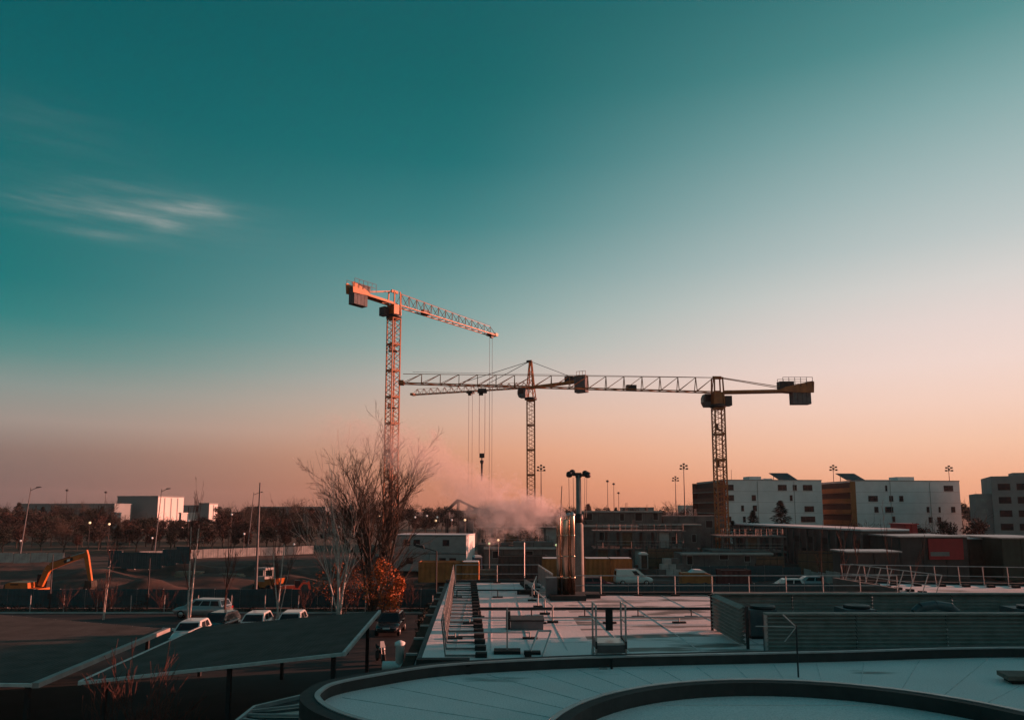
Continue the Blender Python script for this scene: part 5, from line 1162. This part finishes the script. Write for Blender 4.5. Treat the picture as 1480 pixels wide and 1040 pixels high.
bare_tree('slender_tree', 'thin pinkish sapling behind the left carport, before the wire fence', xat(159, 62), 62, 24, [(0, 0, 4.8, .045), (.06, 0, 3.0, .03)], 3, [6, 4, 3], .18, R(26), M_birch, M_redtwig, wob=.012, minr=.008, clen=(.25, .4))
bare_tree('slender_tree', 'reddish sapling growing up between the two carport canopies', xat(203, 22), 22, 25, [(0, 0, 2.9, .03), (.2, 0, 2.6, .025), (-.2, .1, 2.4, .025), (.1, -.2, 2.2, .02)], 3, [8, 5, 3], .15, R(28), M_redtwig, M_redtwig, minr=.007, clen=(.4, .6))
bare_tree('slender_tree', 'reddish bare shrub in front of the lower front edge of the carport', xat(236, 21), 21, 26, [(.1, 0, 2.5, .03), (-.2, 0, 2.2, .025), (.3, .1, 2.0, .02), (-.1, .2, 2.0, .02)], 3, [8, 5, 3], .15, R(30), M_redtwig, M_redtwig, minr=.007, clen=(.4, .6))
for k, (px, Y_, h) in enumerate(((1204, 70, 6.6), (1219, 68, 6.2), (1243, 66, 6.4), (1284, 72, 7.4), (1180, 74, 6.0), (1310, 74, 5.6))):
    bare_tree('young_street_tree', 'thin bare young tree in the row behind the leaning roof rails', xat(px, Y_), Y_, 30 + k, [(rnd.uniform(-.05, .05), 0, h, .05)], 2, [6, 4], .2, R(24), M_redtwig, M_redtwig, 'young trees behind the roof rails', minr=.012, clen=(.2, .34))
# leafy orange bush under the big tree
def leaf_cloud(rg, centres, n, size, aspect=1.0):
    b = MB()
    for _ in range(n):
        cx_, cy_, cz_, rx, ry, rz_ = rg.choice(centres)
        while True:
            u = Vector((rg.uniform(-1, 1), rg.uniform(-1, 1), rg.uniform(-1, 1)))
            if .15 < u.length < 1: break
        p = Vector((cx_ + u.x * rx, cy_ + u.y * ry, cz_ + u.z * rz_)); a = Vector((rg.gauss(0, 1), rg.gauss(0, 1), rg.gauss(0, 1))).normalized(); c_ = a.orthogonal().normalized(); c_.rotate(Matrix.Rotation(rg.uniform(0, 6.28), 3, a)); e_ = a.cross(c_); s_ = size * rg.uniform(.6, 1.3)
        b.add([p - c_ * s_, p + e_ * s_ * .5 * aspect, p + c_ * s_, p - e_ * s_ * .5 * aspect], [(0, 1, 2, 3)])
    return b
rg = random.Random(3)
t = thing('orange_leaved_bush', 'bushy small tree still holding glowing orange leaves, under the big bare tree', 'bush', (xat(551, 61.8), 61.8, 0))
tr, br = MB(), MB()
for i in range(7): grow(tr, br, rg, Vector((rg.uniform(-.3, .3), rg.uniform(-.3, .3), 0)), Vector((rg.uniform(-.5, .5), rg.uniform(-.3, .3), 1)).normalized(), rg.uniform(2.4, 3.4), .05, 0, 2, .1, R(35), [5, 3], 4, .12, .6, .01)
tr.build('stems', M_bark, t); br.build('twigs', M_bark, t)
leaf_cloud(rg, [(-.5, 0, 2.6, 1.3, 1.0, 1.4), (.8, 0, 3.2, 1.0, .9, 1.2), (1.3, -.1, 1.9, .8, .8, 1.2), (.2, -.2, 4.2, .8, .8, .9), (.9, -.3, 1.4, 1.0, .8, .8), (1.7, 0, 2.9, .5, .5, .7)], 1500, .13).build('leaves', M_leaf_o, t)
t = thing('fading_bush', 'faded orange bush with thinning leaves at the foot of the birch', 'bush', (xat(500, 64.6), 64.6, 0)); tr, br = MB(), MB()
for i in range(6): grow(tr, br, rg, Vector((rg.uniform(-.5, .5), 0, 0)), Vector((rg.uniform(-.5, .5), rg.uniform(-.3, .3), 1)).normalized(), rg.uniform(2.2, 3.2), .04, 0, 2, .1, R(35), [5, 3], 4, .12, .6, .01)
tr.build('stems', M_bark, t); br.build('twigs', M_redtwig, t); leaf_cloud(rg, [(-1.9, 0, 2.6, .9, .8, 1.2), (-.7, 0, 2.2, 1.3, .9, 1.2), (.6, 0, 2.6, 1.2, .9, 1.5), (1.5, 0, 3.6, .9, .8, 1), (-.2, 0, 3.8, .9, .8, .8)], 900, .11).build('leaves', mat('fading_orange_leaves', (.20, .065, .02), .8, 0, .5, 1.2), t)
# low scrub along the verge
rg = random.Random(8)
scr = MB()
for i in range(95):
    x = rg.uniform(-60, 8); y = rg.uniform(66.0, 68.5); h = rg.uniform(.25, .8); c0 = [(x, y, h * .5, rg.uniform(.4, 1.2), .4, h * .6)]
    q = leaf_cloud(rg, c0, 34, .12, .6); scr.add(q.v, q.f)
struct(scr.build('verge_scrub', M_leaf_b), 'stuff')
for k, (px, Y_) in enumerate(((106, 66.2), (150, 66.1), (168, 66.2), (245, 66.2), (447, 66), (520, 66.1), (596, 66.2))):
    bare_tree('bare_shrub', 'low reddish bare shrub on the verge before the wire fence', xat(px, Y_), Y_, 60 + k, [(rnd.uniform(-.5, .5), rnd.uniform(-.3, .3), rnd.uniform(1.0, 1.6), .025) for _ in range(4)], 2, [5, 4], .1, R(35), M_redtwig, M_redtwig, 'bare shrubs on the verge', minr=.008)
# dark hedge along the car park, beside the roof wing
hg = thing('clipped_hedge', 'dark clipped hedge closing the car park beside the brown ledge', 'hedge', (-5.3, 46, 0))
hs = MB(); rg2 = random.Random(4)
for i in range(20): hs.tube((rg2.uniform(-.2, .2), i * 1.0 + .3, 0), (rg2.uniform(-.3, .3), i * 1.0 + .3, 1.9), .03, .015, 4)
hs.build('stems', M_bark, hg)
hl = MB()
for i in range(20):
    q = leaf_cloud(rg2, [(0, i * 1.0 + .4, 1.3, .75, .75, 1.15), (rg2.uniform(-.3, .3), i * 1.0, 2.0, .6, .6, .55)], 170, .15); hl.add(q.v, q.f)
hl.build('foliage', M_leaf_d, hg)
# ---- tree belt prototypes
def crown_proto(name, label, seed, H, W_, kind, m, group):
    rg = random.Random(seed); t = thing(name, label, 'tree', (0, 0, 0), 0, group); tr, br = MB(), MB()
    if kind == 'ever':
        tr.tube((0, 0, 0), (0, 0, H * .9), .16, .04, 6); b = MB(); n = 2000
        for i in range(n):
            f = rg.random() ** .8; z = H * (.08 + .92 * f); r = W_ / 2 * (1 - f) ** .75 * rg.uniform(.35, 1.05) * (1 + .25 * math.sin(z * 4.1 + seed)); a = rg.uniform(0, 6.283)
            p = Vector((math.cos(a) * r, math.sin(a) * r, z)); o_ = Vector((math.cos(a), math.sin(a), rg.uniform(-.5, .2))); e_ = Vector((-math.sin(a), math.cos(a), rg.uniform(-.3, .3))); s_ = rg.uniform(.22, .5)
            b.add([p - o_ * s_ * .6, p + e_ * s_ * .4, p + o_ * s_, p - e_ * s_ * .4], [(0, 1, 2, 3)])
        tr.build('trunk', M_bark, t); b.build('crown', m, t); return t
    grow(tr, br, rg, Vector((0, 0, 0)), Vector((0, 0, 1)), H * .62, H * .018, 0, 3 if kind == 'bare' else 2, .12, R(42), [8, 5, 4], 5, .1, .62, .02, (.45, .7))
    cs = []
    for i in range(9):
        a = rg.uniform(0, 6.283); rr = rg.uniform(0, W_ * .33); cs.append((math.cos(a) * rr, math.sin(a) * rr, H * rg.uniform(.38, .84), W_ * rg.uniform(.14, .26), W_ * rg.uniform(.14, .26), H * rg.uniform(.09, .17)))
    if kind == 'round': b = leaf_cloud(rg, cs, 1500, .24)
    else:
        b = MB()       # winter twigs: narrow upward slivers
        for i in range(1300):
            c_ = rg.choice(cs); p = Vector((c_[0] + rg.gauss(0, c_[3] * .6), c_[1] + rg.gauss(0, c_[4] * .6), c_[2] + rg.gauss(0, c_[5] * .6))); d = Vector((p.x * .25 + rg.gauss(0, .4), p.y * .25 + rg.gauss(0, .4), rg.uniform(.4, 1.2))).normalized(); s_ = rg.uniform(.4, 1.0); e_ = d.orthogonal().normalized() * .035
            b.add([p - e_, p + e_, p + d * s_], [(0, 1, 2)])
    tr.build('trunk', M_bark, t); br.build('branches', M_bark if kind == 'bare' else m, t); b.build('crown', m, t); return t
G2 = 'trees of the belt beyond the pale wall'
protos = [crown_proto('belt_tree', 'dark round-crowned tree in the belt beyond the pale wall', 41, 9, 7.5, 'round', M_leaf_d, G2), crown_proto('belt_tree', 'brown-leaved round tree in the belt beyond the pale wall', 42, 9, 7, 'round', M_leaf_b, G2),
          crown_proto('belt_tree', 'bare twiggy tree in the belt beyond the pale wall', 43, 10, 7, 'bare', M_bark, G2), crown_proto('belt_tree', 'russet round tree in the belt beyond the pale wall', 44, 8.5, 6.5, 'round', M_leaf_r, G2),
          crown_proto('belt_tree', 'dark pointed evergreen in the belt beyond the pale wall', 45, 9.5, 5.6, 'ever', M_leaf_d, G2)]
HP = [9, 9, 10, 8.5, 9.5]; used = [0] * 5; rg = random.Random(17)
def place(k, x, y, h, lab=None, grp=None):
    s_ = h / HP[k]; sc3 = (s_ * rg.uniform(.95, 1.3), s_ * rg.uniform(.95, 1.3), s_)
    if not used[k]: o = protos[k]; used[k] = 1; o.location = (x, y, 0); o.rotation_euler.z = rg.uniform(0, 6.28); o.scale = sc3
    else: o = copy_tree(protos[k], (x, y, 0), rg.uniform(0, 6.28), lab, sc3)
    if grp: o['group'] = grp
    return o
BL = ['dark round-crowned tree in the %s of the belt beyond the pale wall', 'brown-leaved round tree in the %s of the belt beyond the pale wall', 'bare twiggy tree in the %s of the belt beyond the pale wall', 'russet round tree in the %s of the belt beyond the pale wall', 'dark pointed evergreen in the %s of the belt beyond the pale wall']
ROW = {157: 'low front row', 178: 'second row', 205: 'middle', 250: 'tall rear rows', 300: 'hazy last row'}
def topz(py, y): return zat(py, y)
for Y_, p0, p1, step, t0, t1 in ((157, -20, 470, 26, 768, 752), (178, -20, 480, 23, 756, 742), (205, -30, 480, 20, 746, 736), (250, -30, 520, 18, 737, 728), (300, -30, 700, 19, 732, 724)):
    px = p0
    while px < p1:
        k = rg.choices(range(5), (5, 4, 2, 3, 1))[0]; y = Y_ + rg.uniform(-8, 8); top = rg.uniform(t1, t0)
        if 165 < px < 315 and top < 748: top = rg.uniform(744, 752)
        o_ = place(k, xat(px, y), y, max(3, topz(top, y))); o_['label'] = BL[k] % ROW[Y_]; px += step * rg.uniform(.7, 1.3)
G3 = 'distant trees on the horizon behind the unfinished building'; L3 = ['dark round tree on the horizon behind the building site', 'brown round tree on the horizon behind the building site', 'bare twiggy tree on the horizon behind the building site', 'russet tree on the horizon behind the building site', 'pointed evergreen on the horizon behind the building site']
for Y_, p0, p1, step, t0, t1 in ((330, 700, 1080, 17, 733, 726), (280, 690, 840, 20, 745, 735), (330, 1390, 1440, 12, 730, 715), (260, 600, 690, 15, 745, 732)):
    px = p0
    while px < p1:
        k = rg.choices(range(5), (4, 4, 3, 2, 1))[0]; y = Y_ + rg.uniform(-12, 12); place(k, xat(px, y), y, topz(rg.uniform(t1, t0), y), L3[k], G3); px += step * rg.uniform(.7, 1.3)
for px, Y_, top, k, lab in ((1088, 158, 737, 4, 'smaller dark evergreen before the first white block of flats'), (1128, 156, 723, 4, 'taller dark evergreen before the first white block of flats'), (1058, 150, 752, 4, 'low dark evergreen by the long-jib crane foot'), (1410, 140, 742, 3, 'russet tree before the stepped grey flats'), (1245, 150, 752, 1, 'brown bushy tree under the ochre balconies'),
                           (1330, 150, 752, 1, 'brown bushy tree under the second white block'), (1360, 150, 748, 0, 'dark bushy tree under the second white block'), (765, 150, 735, 2, 'bare twiggy tree standing in the drifting steam'), (820, 140, 733, 0, 'dark bushy tree beside the four-lamp mast'), (850, 170, 728, 4, 'pointed evergreen just right of the four-lamp mast')):
    o = place(k, xat(px, Y_), Y_, topz(top, Y_), lab, 'single trees by the flats and the site')
# ------------------------------------------------------------------ steam
def steam():
    org = Vector((cx - .05, cy, ZR + 3.95)); m = bpy.data.materials.new('drifting_steam'); m.use_nodes = True; t = m.node_tree; n = t.nodes; l = t.links; n.clear()
    def math_(op, a, b=None, clamp=False):
        q = n.new('ShaderNodeMath'); q.operation = op; q.use_clamp = clamp
        for i, v in enumerate((a, b)):
            if v is None: continue
            if isinstance(v, (int, float)): q.inputs[i].default_value = v
            else: l.new(v, q.inputs[i])
        return q.outputs[0]
    tcx = n.new('ShaderNodeTexCoord'); sp = n.new('ShaderNodeSeparateXYZ')
    def nz(scale, det):
        q = n.new('ShaderNodeTexNoise'); q.inputs['Scale'].default_value = scale; q.inputs['Detail'].default_value = det; q.inputs['Roughness'].default_value = .6; l.new(tcx.outputs['Object'], q.inputs[0]); return q
    l.new(tcx.outputs['Object'], sp.inputs[0]); U = 13.0; u = math_('DIVIDE', math_('MULTIPLY', sp.outputs[0], -1), U)
    def curve(pts, scale):
        q = n.new('ShaderNodeValToRGB'); e = q.color_ramp.elements
        while len(e) < len(pts): e.new(.5)
        for el, (a, b) in zip(e, pts): el.position = a / U; el.color = (b / scale,) * 3 + (1,)
        l.new(u, q.inputs[0]); return math_('MULTIPLY', q.outputs[0], scale)
    zc = curve([(0, .05), (.8, .15), (2, .3), (3.6, .35), (5, 1.4), (6.2, 2.7), (7.5, 3.1), (10, 3.7), (13, 4.3)], 5)
    rr = curve([(0, .24), (.5, .45), (1.2, .75), (2, 1.05), (3.4, 1.4), (5, 1.5), (6.5, 1.3), (8, 1.2), (11, 1.0), (13, .6)], 2)
    dn = curve([(0, 3.4), (.6, 3.0), (2, 1.6), (3.2, .95), (4.4, .5), (5.4, .34), (6.5, .44), (8, .32), (10, .24), (12, .1), (13, 0)], 4)
    w1 = nz(.75, 3); w = n.new('ShaderNodeSeparateXYZ'); l.new(w1.outputs[1], w.inputs[0])
    dy = math_('DIVIDE', sp.outputs[1], math_('MULTIPLY', rr, .9)); zz = math_('ADD', sp.outputs[2], math_('MULTIPLY', math_('SUBTRACT', w.outputs[2], .5), 1.2)); dz = math_('DIVIDE', math_('SUBTRACT', zz, zc), rr)
    d = math_('SQRT', math_('ADD', math_('MULTIPLY', dy, dy), math_('MULTIPLY', dz, dz)))
    ns = nz(1.5, 7).outputs[0]; v = math_('SUBTRACT', math_('ADD', math_('SUBTRACT', 1, d), math_('MULTIPLY', ns, 4.0)), 2.02)
    dens = math_('MULTIPLY', math_('MULTIPLY', math_('MULTIPLY', v, 2.2, True), dn), math_('GREATER_THAN', u, .0))
    pv = n.new('ShaderNodeVolumePrincipled'); pv.inputs['Color'].default_value = (.92, .85, .83, 1); pv.inputs['Anisotropy'].default_value = 0; l.new(dens, pv.inputs['Density'])
    o = n.new('ShaderNodeOutputMaterial'); l.new(pv.outputs[0], o.inputs['Volume'])
    b = MB().b2((-12.9, -2.0, -1.9), (.3, 2.0, 6.2)).build('steam', m, None, org); struct(b, 'stuff', 'pale pink steam drifting away from the steel flues')
steam()
# ------------------------------------------------------------------ haze
hm = bpy.data.materials.new('evening_haze'); hm.use_nodes = True; t = hm.node_tree; t.nodes.clear()
pv = t.nodes.new('ShaderNodeVolumePrincipled'); pv.inputs['Density'].default_value = .00008; pv.inputs['Color'].default_value = (.85, .85, .88, 1); o = t.nodes.new('ShaderNodeOutputMaterial'); t.links.new(pv.outputs[0], o.inputs['Volume'])
hz = MB().b2((-1300, -140, -3), (1300, 2300, 62)).build('haze', hm); struct(hz, 'stuff')
